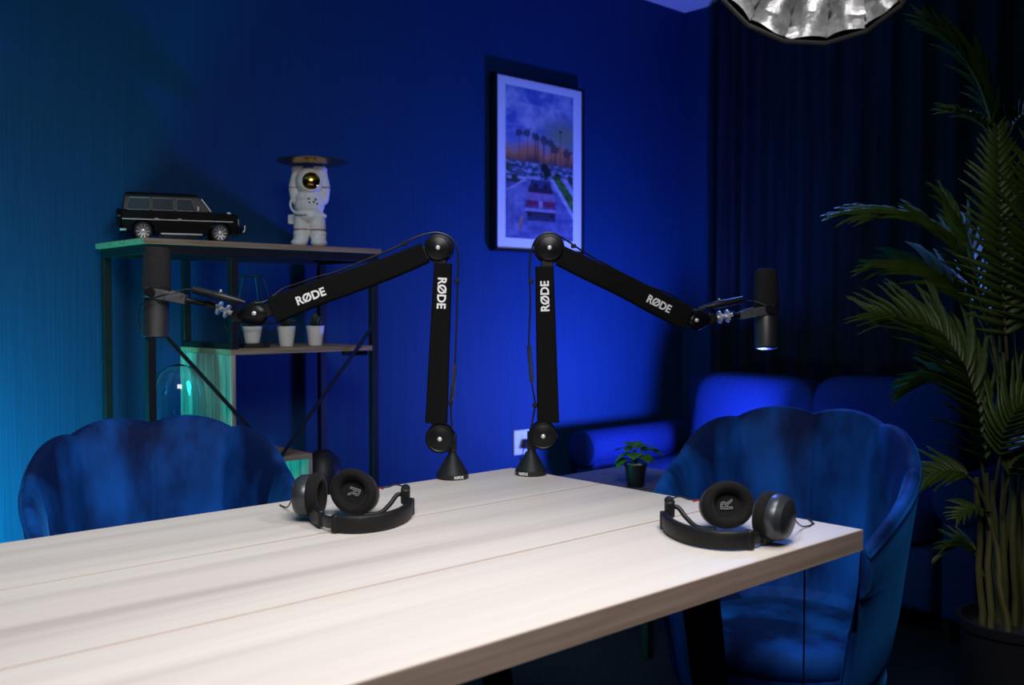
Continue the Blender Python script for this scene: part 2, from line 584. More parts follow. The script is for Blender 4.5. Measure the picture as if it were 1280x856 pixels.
def boom_arm(loc, s, mir, spec, label):
    """spec in metres, local plane; mir only decides which way the lettering reads"""
    P = lambda q: Vector((q[0] * s, (q[2] if len(q) > 2 else 0.0), q[1] * s))
    root = thing('microphone_boom_arm', loc, RZ, label, 'microphone arm', 'desk boom arms on the far corner of the table')
    # base
    base = MB().lathe([(0.0350, 0), (0.0362, 0.001), (0.0362, 0.0105), (0.0345, 0.0120), (0.0115, 0.0520), (0.0085, 0.0545), (0.0080, 0.0560), (0, 0.0560)], 40)
    bo = base.build('base', M['satin_black'], root, smooth=30)
    an = spec['base_text']
    mt = Matrix.Translation((0.0364 * sin(an), -0.0364 * cos(an), 0.0060)) @ Matrix.Rotation(an, 4, 'Z') @ Matrix.Rotation(pi / 2, 4, 'X')
    lettering('lettering', 'RØDE', 0.0085, M['letter'], bo, mt, 0.0002, 0.0002)
    lj, uj, el = P(spec['low']), P(spec['up']), P(spec['elbow'])
    nk = P(spec['neck'])
    mb = MB().lathe([(0.0075, 0.05), (0.0075, nk.z + 0.008), (0, nk.z + 0.008)], 16)
    mb.bar((nk.x, 0.004, nk.z - 0.002), (nk.x * 0.9, 0.004, lj.z + 0.008), 0.020, 0.020, up=(0, 1, 0))
    mb.build('swivel_neck', M['black_plastic'], root, bevel=0.002)
    # joints
    for nm, c, r in (('lower_joint', lj, spec['rl']), ('upper_joint', uj, spec['ru'])):
        mb = MB()
        disc(mb, c, r, 0.021, 0.021)
        j = mb.build(nm, M['gloss_black'], root, smooth=30)
        b = MB().lathe([(0.0052, 0.0), (0.0052, 0.0030), (0.0036, 0.0048), (0, 0.0054)], 14, Matrix.Translation(c + Vector((0, -0.0235, 0))) @ frame_to((0, -1, 0)))
        b.build('bolt', M['chrome'], j)
    # guide ring behind the upper joint
    mb = MB()
    disc(mb, uj + Vector((0, 0.004, 0)), spec['ru'] * 1.13, 0.014, 0.016)
    mb.build('guide_ring', M['black_plastic'], root, smooth=30)
    # bars
    lo0, lo1 = P(spec['ls'][0]), P(spec['ls'][1])
    up0, up1 = P(spec['us'][0]), P(spec['us'][-1])
    for dy in (-0.011, 0.011):
      for q in (0, 1, 2, 3):
        mb = MB()
        if q == 0:
          mb.bar(lj + Vector((0, dy, 0)), lo0.lerp(lo1, 0.1) + Vector((0, dy, 0)), 0.008, 0.030, up=(1, 0, 0))
        elif q == 1:
          mb.bar(lo1.lerp(lo0, 0.1) + Vector((0, dy, 0)), uj + Vector((0, dy, 0)), 0.008, 0.026, up=(1, 0, 0))
        elif q == 2:
          mb.bar(uj + Vector((0, dy, 0)), up0.lerp(up1, 0.1) + Vector((0, dy, 0)), 0.008, 0.030)
        else:
          mb.bar(up1.lerp(up0, 0.1) + Vector((0, dy, 0)), el + Vector((0, dy * .6, 0)), 0.007, 0.028)
        mb.build('arm_bar', M['black_steel'], root, bevel=0.0015)
    # sleeves
    t = (lo1 - lo0).normalized()
    rings = []
    L = (lo1 - lo0).length
    w0, w1 = spec['lw'][0] * s, spec['lw'][1] * s
    for k in range(13):
        f = k / 12
        c = lo0.lerp(lo1, f)
        w = w0 + (w1 - w0) * f
        if k in (1, 11):
            w *= 0.985
        rings.append(rr_ring(c, t, w, 0.040, 0.32))
    ls = MB().loft(rings).build('lower_sleeve', M['sleeve'], root, smooth=50)
    mid = lo0.lerp(lo1, spec['ltext'])
    # text direction along the sleeve
    dirv = -t if spec['lread'] < 0 else t
    yv = Vector((0, -1, 0)).cross(dirv)
    m4 = Matrix((dirv, yv, Vector((0, -1, 0)))).transposed().to_4x4()
    lettering('lettering', 'RØDE', 0.0265, M['letter'], ls, Matrix.Translation(mid + Vector((spec.get('lx', 0), -0.0203, 0))) @ m4, 0.0008, xs=0.98)
    pts = [P(q) for q in spec['us']]
    cc = catmull(pts, 4)
    rings = []
    for k, c in enumerate(cc):
        f = k / (len(cc) - 1)
        tt = cc[min(k + 1, len(cc) - 1)] - cc[max(k - 1, 0)]
        yaw_t = Vector((tt.x, tt.y, tt.z))
        w = (spec['uw'][0] + (spec['uw'][1] - spec['uw'][0]) * f) * s
        rings.append(rr_ring(c, yaw_t, w, 0.040, 0.32))
    us = MB().loft(rings).build('upper_sleeve', M['sleeve'], root, smooth=50)
    fi = spec['utext']
    kk = int(fi * (len(cc) - 1))
    d = (cc[kk + 1] - cc[kk - 1]).normalized()
    if d.x < 0:
        d = -d
    nrm = Vector((0, -1, 0))
    nrm = (nrm - d * nrm.dot(d)).normalized()
    yv = nrm.cross(d)
    m4 = Matrix((d, yv, nrm)).transposed().to_4x4()
    lettering('lettering', 'RØDE', 0.0255, M['letter'], us, Matrix.Translation(cc[kk] + yv * spec.get('uoff', 0) + nrm * 0.0203) @ m4, 0.0008, xs=1.0)
    # elbow: round joint running into a tapered nose, with a thumb hinge
    hg = P(spec['hinge'])
    mb = MB()
    dv = (hg - el)
    ln = dv.length
    dv.normalize()
    rings = []
    re = spec['re']
    for k in range(9):
        f = k / 8
        rad = re * (sin(pi * min(f + .06, .5)) if f < .44 else 1) * (1 if f < .45 else 1 - 0.55 * (f - .45) / .55)
        x = -re + (ln + re) * f
        side = dv.cross(Vector((0, 1, 0))).normalized()
        c = el + dv * x
        rings.append([c + side * (rad * cos(2 * pi * a / 20)) + Vector((0, 1, 0)) * (min(rad, 0.019) * sin(2 * pi * a / 20)) for a in range(20)])
    mb.loft(rings)
    e = mb.build('elbow_joint', M['gloss_black'], root, smooth=50)
    MB().lathe([(0.005, 0.0), (0.005, 0.003), (0.0034, 0.0047), (0, 0.0052)], 14, Matrix.Translation(el + Vector((0, -0.0185, 0))) @ frame_to((0, -1, 0))).build('bolt', M['chrome'], e)
    hb = MB().lathe([(0.0135, -0.014), (0.0145, -0.012), (0.0145, 0.012), (0.0125, 0.014), (0.009, 0.0145), (0.008, 0.0135), (0, 0.0135)], 22, Matrix.Translation(hg) @ frame_to((0, -1, 0)))
    hb.build('hinge', M['black_plastic'], root, smooth=30)
    # threaded stud that carries the microphone
    st = P(spec['stud'])
    dv = (st - hg).normalized()
    m = Matrix.Translation(hg) @ frame_to(dv)
    L = (st - hg).length
    MB().lathe([(0.0055, 0.008), (0.0055, L + 0.006), (0, L + 0.006)], 14, m).build('stud', M['chrome'], root)
    for a in spec['collar']:
        MB().lathe([(0.012, L * a - 0.0030), (0.0155, L * a - 0.0022), (0.0155, L * a + 0.0022), (0.012, L * a + 0.0030)], 22, m).build('collar', M['chrome'], root)
    # cable
    cp = catmull([P(q) for q in spec['cable']], 6)
    MB().tube(cp, 0.0021, 8).build('cable', M['cable'], root)
    cl = P(spec['clips'][0])
    for q in spec['clips']:
        q = P(q)
        MB().box(q, (0.011, 0.012, 0.009)).build('cable_clip', M['black_plastic'], root, bevel=0.001)
    tb = [P(q) for q in spec['clear']]
    MB().tube(tb, 0.0055, 12).build('clear_tube', M['clear'], root)
    return root


# left arm: numbers are local plane units of 1.793 mm (x across, z up), measured from the middle of the base
s_l = 2.222 / 1239
A = lambda x, y, d=None, bx=564, by=597: (x - bx, by - y) if d is None else (x - bx, by - y, d)
left_spec = dict(
    base_text=0.45, low=A(549, 546.5), up=A(547.5, 311), elbow=A(321, 391.5), hinge=A(299, 395.5), neck=A(563.5, 564),
    rl=0.0325, ru=0.0290, re=0.0300, ls=(A(544, 527.5), A(553, 330)), lw=(27, 21.5), ltext=0.815, lread=-1, lx=0.0,
    us=(A(531, 317), A(490, 334), A(440, 352), A(390, 369), A(343, 388)), uw=(25, 33), utext=0.80, uoff=-0.004,
    stud=A(270, 383), collar=(0.50, 0.82),
    cable=(A(563, 560), A(563.5, 537), A(562, 505, .004), A(566, 470, .008), A(568.5, 420, .008), A(570.5, 355, .008), A(571, 318, .006), A(563, 299, .004), A(545, 291.5, .002), A(520, 297, .002), A(500, 307, .002),
           A(470, 320, .002), A(420, 340, .002), A(398, 346, .002), A(372, 355, .002), A(354, 361, .002), A(335, 376, -.01), A(322, 379, -.02)),
    clips=(A(569.5, 352, .008), A(505, 305, .002), A(561, 503, .004)), clear=(A(566.5, 455, .008), A(563.5, 500, .006)))
boom_arm((1.394, 1.716, 0.75), s_l, 1, left_spec, 'black boom arm reaching left towards the bookshelf, fabric sleeves lettered')

s_r = 2.270 / 1239
B = lambda x, y, d=None: A(x, y, d, 663, 592.5)
right_spec = dict(
    base_text=-0.5, low=B(678, 543), up=B(685.5, 311), elbow=B(881, 401, .14), hinge=B(903, 399, .155), neck=B(664, 562),
    rl=0.0320, ru=0.0310, re=0.0265, ls=(B(684.5, 527), B(679.5, 334)), lw=(27, 22.5), ltext=0.81, lread=1, lx=0.0,
    us=(B(699, 320, .008), B(740, 339, .03), B(780, 356, .065), B(825, 378, .098), B(870, 399, .13)), uw=(25, 32), utext=0.76, uoff=-0.001,
    stud=B(930, 395, .165), collar=(0.45, 0.85),
    cable=(B(664, 558), B(663.5, 535), B(668, 505, .004), B(664, 478, .008), B(660.5, 430, .008), B(662, 380, .008), B(661.5, 330, .006), B(668, 302, .004), B(684, 291.5, .002), B(702, 298, .006), B(735, 318, .03),
           B(775, 338, .06), B(805, 353, .085), B(845, 367, .11), B(862, 378, .12), B(877, 387, .11), B(890, 386, .10)),
    clips=(B(663, 352, .008), B(716, 308, .012), B(668, 506, .004)), clear=(B(661, 432, .008), B(664.5, 477, .008)))
boom_arm((1.556, 1.632, 0.75), s_r, -1, right_spec, 'black boom arm reaching right towards the curtain, fabric sleeves lettered')


# ------------------------------------------------------------------ microphones
def at_local(loc, s, q):
    """world point of a boom arm local plane point"""
    v = Matrix.Translation(Vector(loc)) @ Matrix.Rotation(RZ, 4, 'Z') @ Vector((q[0] * s, q[2] if len(q) > 2 else 0, q[1] * s))
    return v


def microphone(loc, rz, tilt, m, spec, label, lean=0.0):
    """origin: middle of the yoke pivot on the body axis; m = +1 when the yoke reaches to local +x"""
    root = thing('broadcast_microphone', loc, rz, label, 'microphone', 'broadcast microphones on the boom arms')
    T = Matrix.Rotation(tilt, 4, 'Y') @ Matrix.Rotation(lean, 4, 'X')
    sc = spec['r']
    b = MB().lathe([(sc * .86, -0.100), (sc * .93, -0.0985), (sc * .95, -0.096), (sc * .95, -0.006), (sc * .93, 0.0), (sc * .80, 0.004), (sc * .80, 0.02), (0, 0.02)], 40, T)
    b.build('body', M['mic_body'], root, smooth=30)
    MB().lathe([(sc * .70, -0.1003), (sc * .70, -0.1012), (sc * .2, -0.1012), (0, -0.1012)], 32, T).build('end_cap', M['steel_cap'], root, smooth=30)
    w = MB().lathe([(sc * .98, -0.002), (sc * 1.02, 0.002), (sc * 1.01, 0.03), (sc * .96, 0.07), (sc * .93, 0.085), (sc * .87, 0.092), (sc * .70, 0.0965), (0, 0.098)], 40, T)
    w.build('windscreen', M['foam'], root, smooth=50)
    # yoke
    z = -0.004
    y = MB()
    ya = sc * 1.10
    for sgn in (-1, 1):
        y.bar((-m * 0.012, sgn * ya, z + 0.002), (m * 0.030, sgn * ya, z - 0.006), 0.004, 0.022)
        y.bar((m * 0.030, sgn * ya, z - 0.006), (m * 0.056, sgn * 0.010, z - 0.012), 0.004, 0.022)
    y.bar((m * 0.048, 0, z - 0.011), (m * 0.066, 0, z - 0.0145), 0.026, 0.020)
    y.build('yoke', M['grey_metal'], root, bevel=0.0012)
    for sgn in (-1, 1):
        MB().lathe([(0.0105, 0.0), (0.0112, 0.001), (0.0112, 0.008), (0.0098, 0.0095), (0, 0.0095)], 20,
                   Matrix.Translation((0, sgn * (ya - 0.001), z + 0.001)) @ frame_to((0, sgn, 0))).build('yoke_knob', M['black_plastic'], root, smooth=30)
    # mounting tube and thread block
    q0 = Vector((m * 0.060, 0, z - 0.0135))
    q1 = Vector(spec['end'])
    dv = q1 - q0
    L = dv.length
    mt = Matrix.Translation(q0) @ frame_to(dv)
    MB().lathe([(0.0065, 0), (0.0065, L - 0.018), (0.0055, L - 0.016), (0, L - 0.016)], 18, mt).build('mounting_tube', M['black_plastic'], root, smooth=30)
    MB().lathe([(0.0100, L - 0.020), (0.0108, L - 0.019), (0.0108, L - 0.001), (0.0098, L)], 8, mt).build('thread_block', M['black_plastic'], root, smooth=20)
    # plug with its strain relief
    a, c = Vector(spec['plug'][0]), Vector(spec['plug'][1])
    mt = Matrix.Translation(a) @ frame_to(c - a)
    L = (c - a).length
    p = MB().lathe([(0.0080, 0), (0.0086, 0.001), (0.0086, L * .38), (0.0094, L * .39), (0.0094, L * .62), (0.0078, L * .66), (0.0060, L * .84), (0.0030, L * .98), (0, L)], 20, mt)
    po = p.build('cable_plug', M['satin_black'], root, smooth=30)
    MB().box((0, 0, 0), (0.006, 0.010, 0.004), mt @ Matrix.Translation((0, 0.0095, L * .5))).build('latch', M['chrome'], po, bevel=0.0008)
    MB().tube(catmull([Vector(q) for q in spec['lead']], 6), 0.0019, 8).build('lead', M['cable'], root)
    return root


sm = s_l * 0.985
LM0 = at_local((1.394, 1.716, 0.75), s_l, A(203, 364.5, -0.03))
microphone(LM0, RZ, radians(2.0), 1, dict(r=0.0300, end=((272 - 203) * sm, 0.024, -(382.5 - 364.5) * sm),
           plug=(((251 - 203) * sm, -0.012, -(364 - 366) * sm), ((317 - 203) * sm, -0.014, -(379 - 365) * sm)),
           lead=((.088, -.012, .002), (.075, -.024, .004), (.045, -.05, -.006), (.005, -.046, -.018), (-.022, -.036, -.034), (-.036, -.014, -.062), (-.034, .01, -.095), (-.026, .03, -.11))),
           'black microphone with dark foam windscreen at the left arm, before the bookshelf')
RM0 = at_local((1.556, 1.632, 0.75), s_r, B(981.5, 385, .19))
sm = s_r * 1.07
rm = microphone(RM0, RZ, radians(1.5), -1, dict(r=0.0300, end=((930 - 981) * sm, -0.016, -(395 - 385) * sm),
                plug=(((948 - 981) * sm, -0.03, (385 - 374.5) * sm), ((889 - 981) * sm, -0.052, -(388 - 387) * sm)),
                lead=((-.055, -.03, .016), (-.035, -.026, .016), (-.015, -.036, .008), (0, -.038, -.001))),
                'black microphone with grey foam windscreen at the right arm, before the curtain', lean=radians(-9))


# ------------------------------------------------------------------ headphones
def headphones(loc, m, spec, label):
    """local x across, y away, z up; m mirrors the layout"""
    root = thing('headphones', loc, RZ, label, 'headphones', 'headphones lying on the table')
    V = lambda x, y, z: Vector((m * x, y, z))
    band = catmull([V(*q) for q in spec['band']], 7)
    zc = 0.0165

    def strip(path, th, h, z0=None):
        rings = []
        for i, p in enumerate(path):
            t = path[min(i + 1, len(path) - 1)] - path[max(i - 1, 0)]
            t.z = 0
            t.normalize()
            nrm = Vector((t.y, -t.x, 0))
            up = Vector((0, 0, 1))
            ring = []
            for k in range(12):
                a = 2 * pi * k / 12
                c, s = cos(a), sin(a)
                ring.append(p + nrm * (th / 2 * math.copysign(abs(c) ** .6, c)) + up * (h / 2 * math.copysign(abs(s) ** .5, s)))
            rings.append(ring)
        return MB().loft(rings)
    strip(band, 0.013, 0.0300).build('headband', M['leather'], root, smooth=60)
    sl = catmull([V(*q) for q in spec['slider']], 5)
    strip(sl, 0.005, 0.022).build('slider', M['satin_black'], root, smooth=60)
    p = band[0]
    d = (band[2] - band[0])
    d.z = 0
    mt = Matrix.Translation(p) @ Matrix.Rotation(atan2(d.y, d.x), 4, 'Z')
    MB().box((0, 0, 0), (0.012, 0.0165, 0.031), mt).build('end_clamp', M['black_plastic'], root, bevel=0.003)
    # end hinge on the far end of the band
    p = band[-1]
    d = band[-1] - band[-3]
    d.z = 0
    mt = Matrix.Translation(p) @ Matrix.Rotation(atan2(d.y, d.x), 4, 'Z')
    mb = MB().box((0.003, 0, -0.001), (0.016, 0.017, 0.030), mt)
    mb.build('hinge_block', M['black_plastic'], root, bevel=0.003)
    hm = mt @ Matrix.Translation((0.004, m * 0.008, 0.018))
    MB().box((0, 0, 0), (0.020, 0.017, 0.030), hm).build('hinge', M['black_plastic'], root, bevel=0.005, seg=3)
    MB().lathe([(0.0075, -0.011), (0.0085, -0.009), (0.0085, 0.009), (0.0075, 0.011)], 18, hm @ Matrix.Translation((0.002, 0, 0.012)) @ frame_to((1, 0, 0))).build('hinge_pin', M['satin_black'], root, smooth=30)
    yk = catmull([V(*q) for q in spec['yoke']], 6)
    MB().tube(yk, 0.0042, 10).build('yoke', M['black_plastic'], root)
    # near yoke block
    bx = MB()
    q0, q1 = V(*spec['block'][0]), V(*spec['block'][1])
    bx.bar(q0, q1, 0.012, 0.030)
    bx.build('yoke_block', M['black_plastic'], root, bevel=0.004, seg=3)
    # ear cups
    for k, (c, ax, roll, rad, txt) in enumerate(spec['cups']):
        c = V(*c)
        ax = V(*ax).normalized()
        R4 = Matrix.Translation(c) @ frame_to(ax) @ Matrix.Rotation(m * roll, 4, 'Z')
        cup = MB().lathe([(0, -0.030), (rad * .55, -0.029), (rad * .80, -0.025), (rad * .93, -0.017), (rad * .95, -0.0155), (rad * .97, -0.004), (rad * .94, 0.0), (0, 0.0)], 40, R4, sx=1.0, sy=0.86)
        co = cup.build('ear_cup', M['cup_metal'], root, smooth=30)
        cush = MB().lathe([(rad * .93, -0.001), (rad * 1.01, 0.003), (rad * 1.03, 0.010), (rad * .97, 0.0175), (rad * .84, 0.021), (rad * .70, 0.0195), (rad * .58, 0.014), (rad * .54, 0.006), (rad * .54, 0.001)], 40, R4, sx=1.0, sy=0.86)
        cush.build('cushion', M['velour'], co, smooth=60)
        MB().lathe([(rad * .56, 0.0015), (rad * .56, 0.0035), (0, 0.0040)], 32, R4, sx=1.0, sy=0.86).build('driver_cloth', M['cloth'], co, smooth=30)
        if txt is not None:
            lettering('lettering', 'R', 0.030, M['grey_print'], co, R4 @ Matrix.Rotation(-m * roll, 4, 'Z') @ Matrix.Translation((0, 0, 0.0060)) @ Matrix.Rotation(txt, 4, 'Z'), outline=0.00055)
    for q, mname, nm in spec['wires']:
        MB().tube(catmull([V(*a) for a in q], 6), 0.0014, 7).build(nm, M[mname], root)
    return root


hl = dict(
    band=((-0.022, -0.060, .0165), (0.004, -0.066, .0165), (0.030, -0.062, .0165), (0.060, -0.038, .0165), (0.080, 0.000, .0165), (0.0895, 0.045, .0165), (0.0885, 0.085, .0165)),
    slider=((-0.052, -0.030, .017), (-0.038, -0.048, .0165), (-0.020, -0.061, .0165)),
    yoke=((0.084, 0.098, .030), (0.066, 0.098, .036), (0.052, 0.084, .020), (0.036, 0.066, .008), (0.008, 0.052, .0075)),
    block=((-0.078, 0.020, .020), (-0.050, -0.034, .018)),
    cups=(((-0.010, 0.075, 0.0445), (-0.22, -0.93, 0.22), radians(-28), 0.0455, radians(-105)),
          ((-0.085, 0.045, 0.0445), (0.99, -0.06, 0.03), 0.0, 0.0450, None)),
    wires=((((0.028, 0.086, .050), (0.046, 0.094, .050), (0.062, 0.098, .054), (0.078, 0.096, .050)), 'cable', 'wire'),
           (((0.028, 0.084, .050), (0.034, 0.088, .049), (0.040, 0.090, .047)), 'red', 'red_wire'),
           (((-0.118, 0.05, .062), (-0.124, 0.075, .040), (-0.135, 0.10, .018), (-0.15, 0.135, .004), (-0.17, 0.17, .002)), 'cable', 'cable')))
headphones((0.962, 1.457, 0.75), 1, hl, 'black headphones at the middle of the table, near the left blue chair')
hr = dict(hl)
hr['cups'] = (((-0.013, 0.072, 0.0445), (-0.12, -0.95, 0.25), radians(-8), 0.0455, radians(90)),
              ((-0.069, -0.022, 0.0445), (0.80, 0.58, 0.04), 0.0, 0.0450, None))
hr['block'] = ((-0.078, -0.012, .020), (-0.046, -0.040, .018))
hr['wires'] = hl['wires'][:2] + ((((-0.112, 0.02, .036), (-0.125, 0.04, .022), (-0.140, 0.07, .010), (-0.150, 0.088, .004), (-0.163, 0.10, .0025), (-0.168, 0.107, .0018),
                                   (-0.172, 0.114, .0018), (-0.178, 0.122, .0022)), 'cable', 'cable'),)
hpr = headphones((1.3457, 0.9465, 0.75), -1, hr, 'black headphones at the right end of the table')


HI = (Matrix.Translation(hpr.location) @ Matrix.Rotation(RZ, 4, 'Z')).inverted()
tail = [HI @ Vector(q) for q in ((1.5600, 0.9165, 0.7522), (1.584, 0.940, 0.7525), (1.5925, 0.950, 0.746), (1.594, 0.953, 0.70), (1.597, 0.955, 0.45), (1.598, 0.957, 0.15), (1.60, 0.96, 0.012), (1.64, 0.90, 0.004), (1.75, 0.86, 0.004))]
MB().tube(catmull([HI @ Vector(hpr.matrix_basis @ Vector((0.178, 0.122, .0022)))] + tail, 6), 0.0016, 7).build('cable', M['cable'], hpr)


# ------------------------------------------------------------------ shell chairs
def lobes():
    return [0.0, 0.72, 1.42, 2.18]


def shell_chair(loc, rz, label, spec=None):
    """local: the sitter faces -y, back towards +y"""
    root = thing('shell_armchair', loc, rz, label, 'armchair', 'blue velvet shell chairs at the table')
    lb = lobes()
    TM = lb[-1]
    NT = 132

    def top(a):
        a = abs(a)
        base = 0.865 - 0.012 * (a / .72) ** 2 if a < .72 else 0.853 - 0.185 * ((a - .72) / (TM - .72)) ** 1.25
        for i in range(3):
            if lb[i] <= a <= lb[i + 1]:
                t = (a - lb[i]) / (lb[i + 1] - lb[i])
                return base + 0.019 * (sin(pi * t) ** 0.8) * (1 if i < 2 else .5)
        return base

    def puff(a):
        a = abs(a)
        for i in range(3):
            if lb[i] <= a <= lb[i + 1]:
                t = (a - lb[i]) / (lb[i + 1] - lb[i])
                return sin(pi * t) ** 0.55
        return 0
    AX, AY = 0.274, 0.272

    def plan(a, k):
        if abs(a) > pi / 2:
            t = (abs(a) - pi / 2) / (TM - pi / 2)
            return Vector((math.copysign(AX * k * (1 - 0.20 * t * t), a), 0.02 - 0.310 * t * (0.6 + 0.4 * k), 0))
        return Vector((AX * k * sin(a), AY * k * cos(a) + 0.02, 0))
    rings = []
    ridge = []
    for i in range(NT + 1):
        a = -TM + 2 * TM * i / NT
        H = top(a)
        p = puff(a)
        fr = abs(a) / TM
        ring = []
        # outside, upwards
        for k, z in ((0.60, 0.300), (0.74, 0.315), (0.82, 0.36), (0.88, 0.45), (0.93, 0.56)):
            ring.append((k, z))
        ring += [(0.985, H - 0.10), (1.025, H - 0.030), (1.025, H - 0.008), (0.990, H), (0.940, H - 0.004)]
        th = 0.055 * p
        e_ = max(0.0, (abs(a) - 1.75) / (TM - 1.75)) ** 1.5
        tk = lambda k, o: k + (o - 0.075 - k) * e_
        ring += [(tk(0.900, 1.0), H - 0.022), (tk(0.855 - th * .4, 0.99), H - 0.075), (tk(0.830 - th * .9, 0.975), H - 0.16), (tk(0.80 - th, 0.93), min(0.57, H - 0.165)), (tk(0.765 - th * .8, 0.90), 0.49), (tk(0.72, 0.86), 0.43), (tk(0.60, 0.80), 0.40 - 0.07 * e_)]
        pts = []
        for k, z in ring:
            q = plan(a, k)
            q.z = z
            pts.append(q)
        rings.append(pts)
        q = plan(a, 1.022)
        q.z = H - 0.018
        ridge.append(q)
    mb = MB()
    n = len(rings[0])
    vs = [p for r in rings for p in r]
    fs = []
    for i in range(NT):
        for j in range(n - 1):
            fs.append((i * n + j, i * n + j + 1, (i + 1) * n + j + 1, (i + 1) * n + j))
        fs.append((i * n + n - 1, i * n, (i + 1) * n, (i + 1) * n + n - 1))
    fs.append(tuple(range(n)))
    fs.append(tuple(reversed(range(NT * n, NT * n + n))))
    mb.add(vs, fs)
    sh = mb.build('shell', M['velvet'], root, smooth=75, bevel=0.018, seg=3)
    MB().tube(ridge, 0.0045, 8).build('piping', M['velvet'], sh)
    # seat base and cushion
    MB().lathe([(0.0, 0.285), (0.17, 0.285), (0.20, 0.30), (0.208, 0.34), (0.205, 0.39), (0.18, 0.40), (0, 0.40)], 40, Matrix.Translation((0, -0.01, -0.03)), sx=1.06, sy=1.12).build('seat_base', M['velvet'], root, smooth=60)
    MB().lathe([(0, 0.385), (0.17, 0.385), (0.200, 0.40), (0.210, 0.425), (0.200, 0.450), (0.17, 0.462), (0.09, 0.467), (0, 0.468)], 44, Matrix.Translation((0, -0.015, -0.045)), sx=1.06, sy=1.12).build('seat_cushion', M['velvet'], root, smooth=60)
    for sx in (-1, 1):
        for sy in (-1, 1):
            mb = MB()
            mb.bar((sx * 0.215, sy * 0.205, 0), (sx * 0.165, sy * 0.155, 0.31), 0.022, 0.022, up=(0, 1, 0), w2=0.042, h2=0.042)
            mb.build('leg', M['black_steel'], root, bevel=0.004)
    return root


shell_chair((0.885, 2.07, -0.01), radians(-17), 'blue velvet shell chair on the far side of the table, before the bookshelf')
shell_chair((1.985, 1.235, 0), radians(-71), 'blue velvet shell chair at the right end of the table, before the sofa')

# ------------------------------------------------------------------ shelf unit
SX0, SX1, SY0, SY1 = 1.18, 2.00, 2.87, 3.235
shelf = thing('shelf_unit', (1.59, 3.05, 0), 0, 'open shelf unit of black steel and rustic wood boards by the blue wall', 'shelf')


def sb(name, x0, x1, y0, y1, z0, z1, mat, bev=0.0012):
    return MB().box(((x0 + x1) / 2 - 1.59, (y0 + y1) / 2 - 3.05, (z0 + z1) / 2), (x1 - x0, y1 - y0, z1 - z0)).build(name, mat, shelf, bevel=bev)


sb('top_board', SX0 - 0.012, SX1 + 0.012, SY0 - 0.004, SY1 + 0.01, 1.319, 1.336, M['shelf_wood'])
for x in (SX0 + 0.0125, SX1 - 0.0125):
    for y in (SY0 + 0.0125, SY1 - 0.0125):
        sb('post', x - 0.0125, x + 0.0125, y - 0.0125, y + 0.0125, 0, 1.319, M['black_steel'])
for y in (SY0 + 0.0125, SY1 - 0.0125):
    sb('top_rail', SX0 + 0.0255, SX1 - 0.0255, y - 0.0125, y + 0.0125, 1.291, 1.3185, M['black_steel'])
for x in (SX0 + 0.0125, SX1 - 0.0125):
    sb('side_rail', x - 0.0125, x + 0.0125, SY0 + 0.0255, SY1 - 0.0255, 1.291, 1.3185, M['black_steel'])
# divider frame above the middle board
DX = 1.458
for y in (SY0 + 0.0125, SY1 - 0.0125):
    sb('divider_post', DX - 0.0125, DX + 0.0125, y - 0.0125, y + 0.0125, 1.0195, 1.290, M['black_steel'])
sb('divider_rail', DX - 0.0125, DX + 0.0125, SY0, SY1, 1.0005, 1.019, M['black_steel'])
sb('middle_board', DX - 0.016, SX1 - 0.026, SY0, SY1, 0.983, 1.000, M['shelf_wood'])
sb('middle_rail', SX1 - 0.12, SX1 - 0.0255, SY0 + 0.03, SY0 + 0.05, 0.966, 0.9825, M['black_steel'])
sb('upright_panel', DX - 0.016, DX + 0.001, SY0, SY1, 0.6475, 0.9825, M['shelf_panel'])
sb('lower_board', SX0 + 0.0255, 1.732, SY0, SY1, 0.630, 0.647, M['shelf_wood'])
sb('upright_panel', 1.715, 1.732, SY0, SY1, 0.3175, 0.6295, M['shelf_panel'])
sb('bottom_board', SX0 + 0.0255, SX1 - 0.0255, SY0, SY1, 0.300, 0.317, M['shelf_wood'])
for a, b in (((1.195, 1.086), (1.60, 0.640)), ((1.985, 1.086), (1.60, 0.640))):
    MB().bar((a[0] - 1.59, SY0 - 3.05 - 0.010, a[1]), (b[0] - 1.59, SY0 - 3.05 - 0.010, b[1]), 0.004, 0.012, up=(0, 0, 1)).build('brace', M['black_steel'], shelf)

# ------------------------------------------------------------------ model car
car = thing('model_car', (1.362, 3.045, 1.3365), radians(-20), 'black boxy model off-roader on top of the shelf unit', 'model car')
HW = 0.072
car.scale = (0.95, 0.95, 1.04)


def arch(cx, cz, r, a0=0, a1=180, n=10):
    return [(cx + r * cos(radians(a0 + (a1 - a0) * i / n)), cz + r * sin(radians(a0 + (a1 - a0) * i / n))) for i in range(n + 1)]


prof = [(-0.178, 0.034), (-0.183, 0.05), (-0.183, 0.088), (0.094, 0.0915), (0.172, 0.0865), (0.179, 0.080), (0.180, 0.040), (0.172, 0.030), (0.157, 0.029)]
prof += arch(0.121, 0.029, 0.0355, 0, 180)
prof += [(0.08, 0.024), (-0.08, 0.024)]
prof += arch(-0.120, 0.029, 0.0355, 0, 180)
prof += [(-0.170, 0.032)]
MB().prism(prof, -HW, HW, lambda u, v, w: (u, w, v)).build('body', M['car_paint'], car, bevel=0.003)
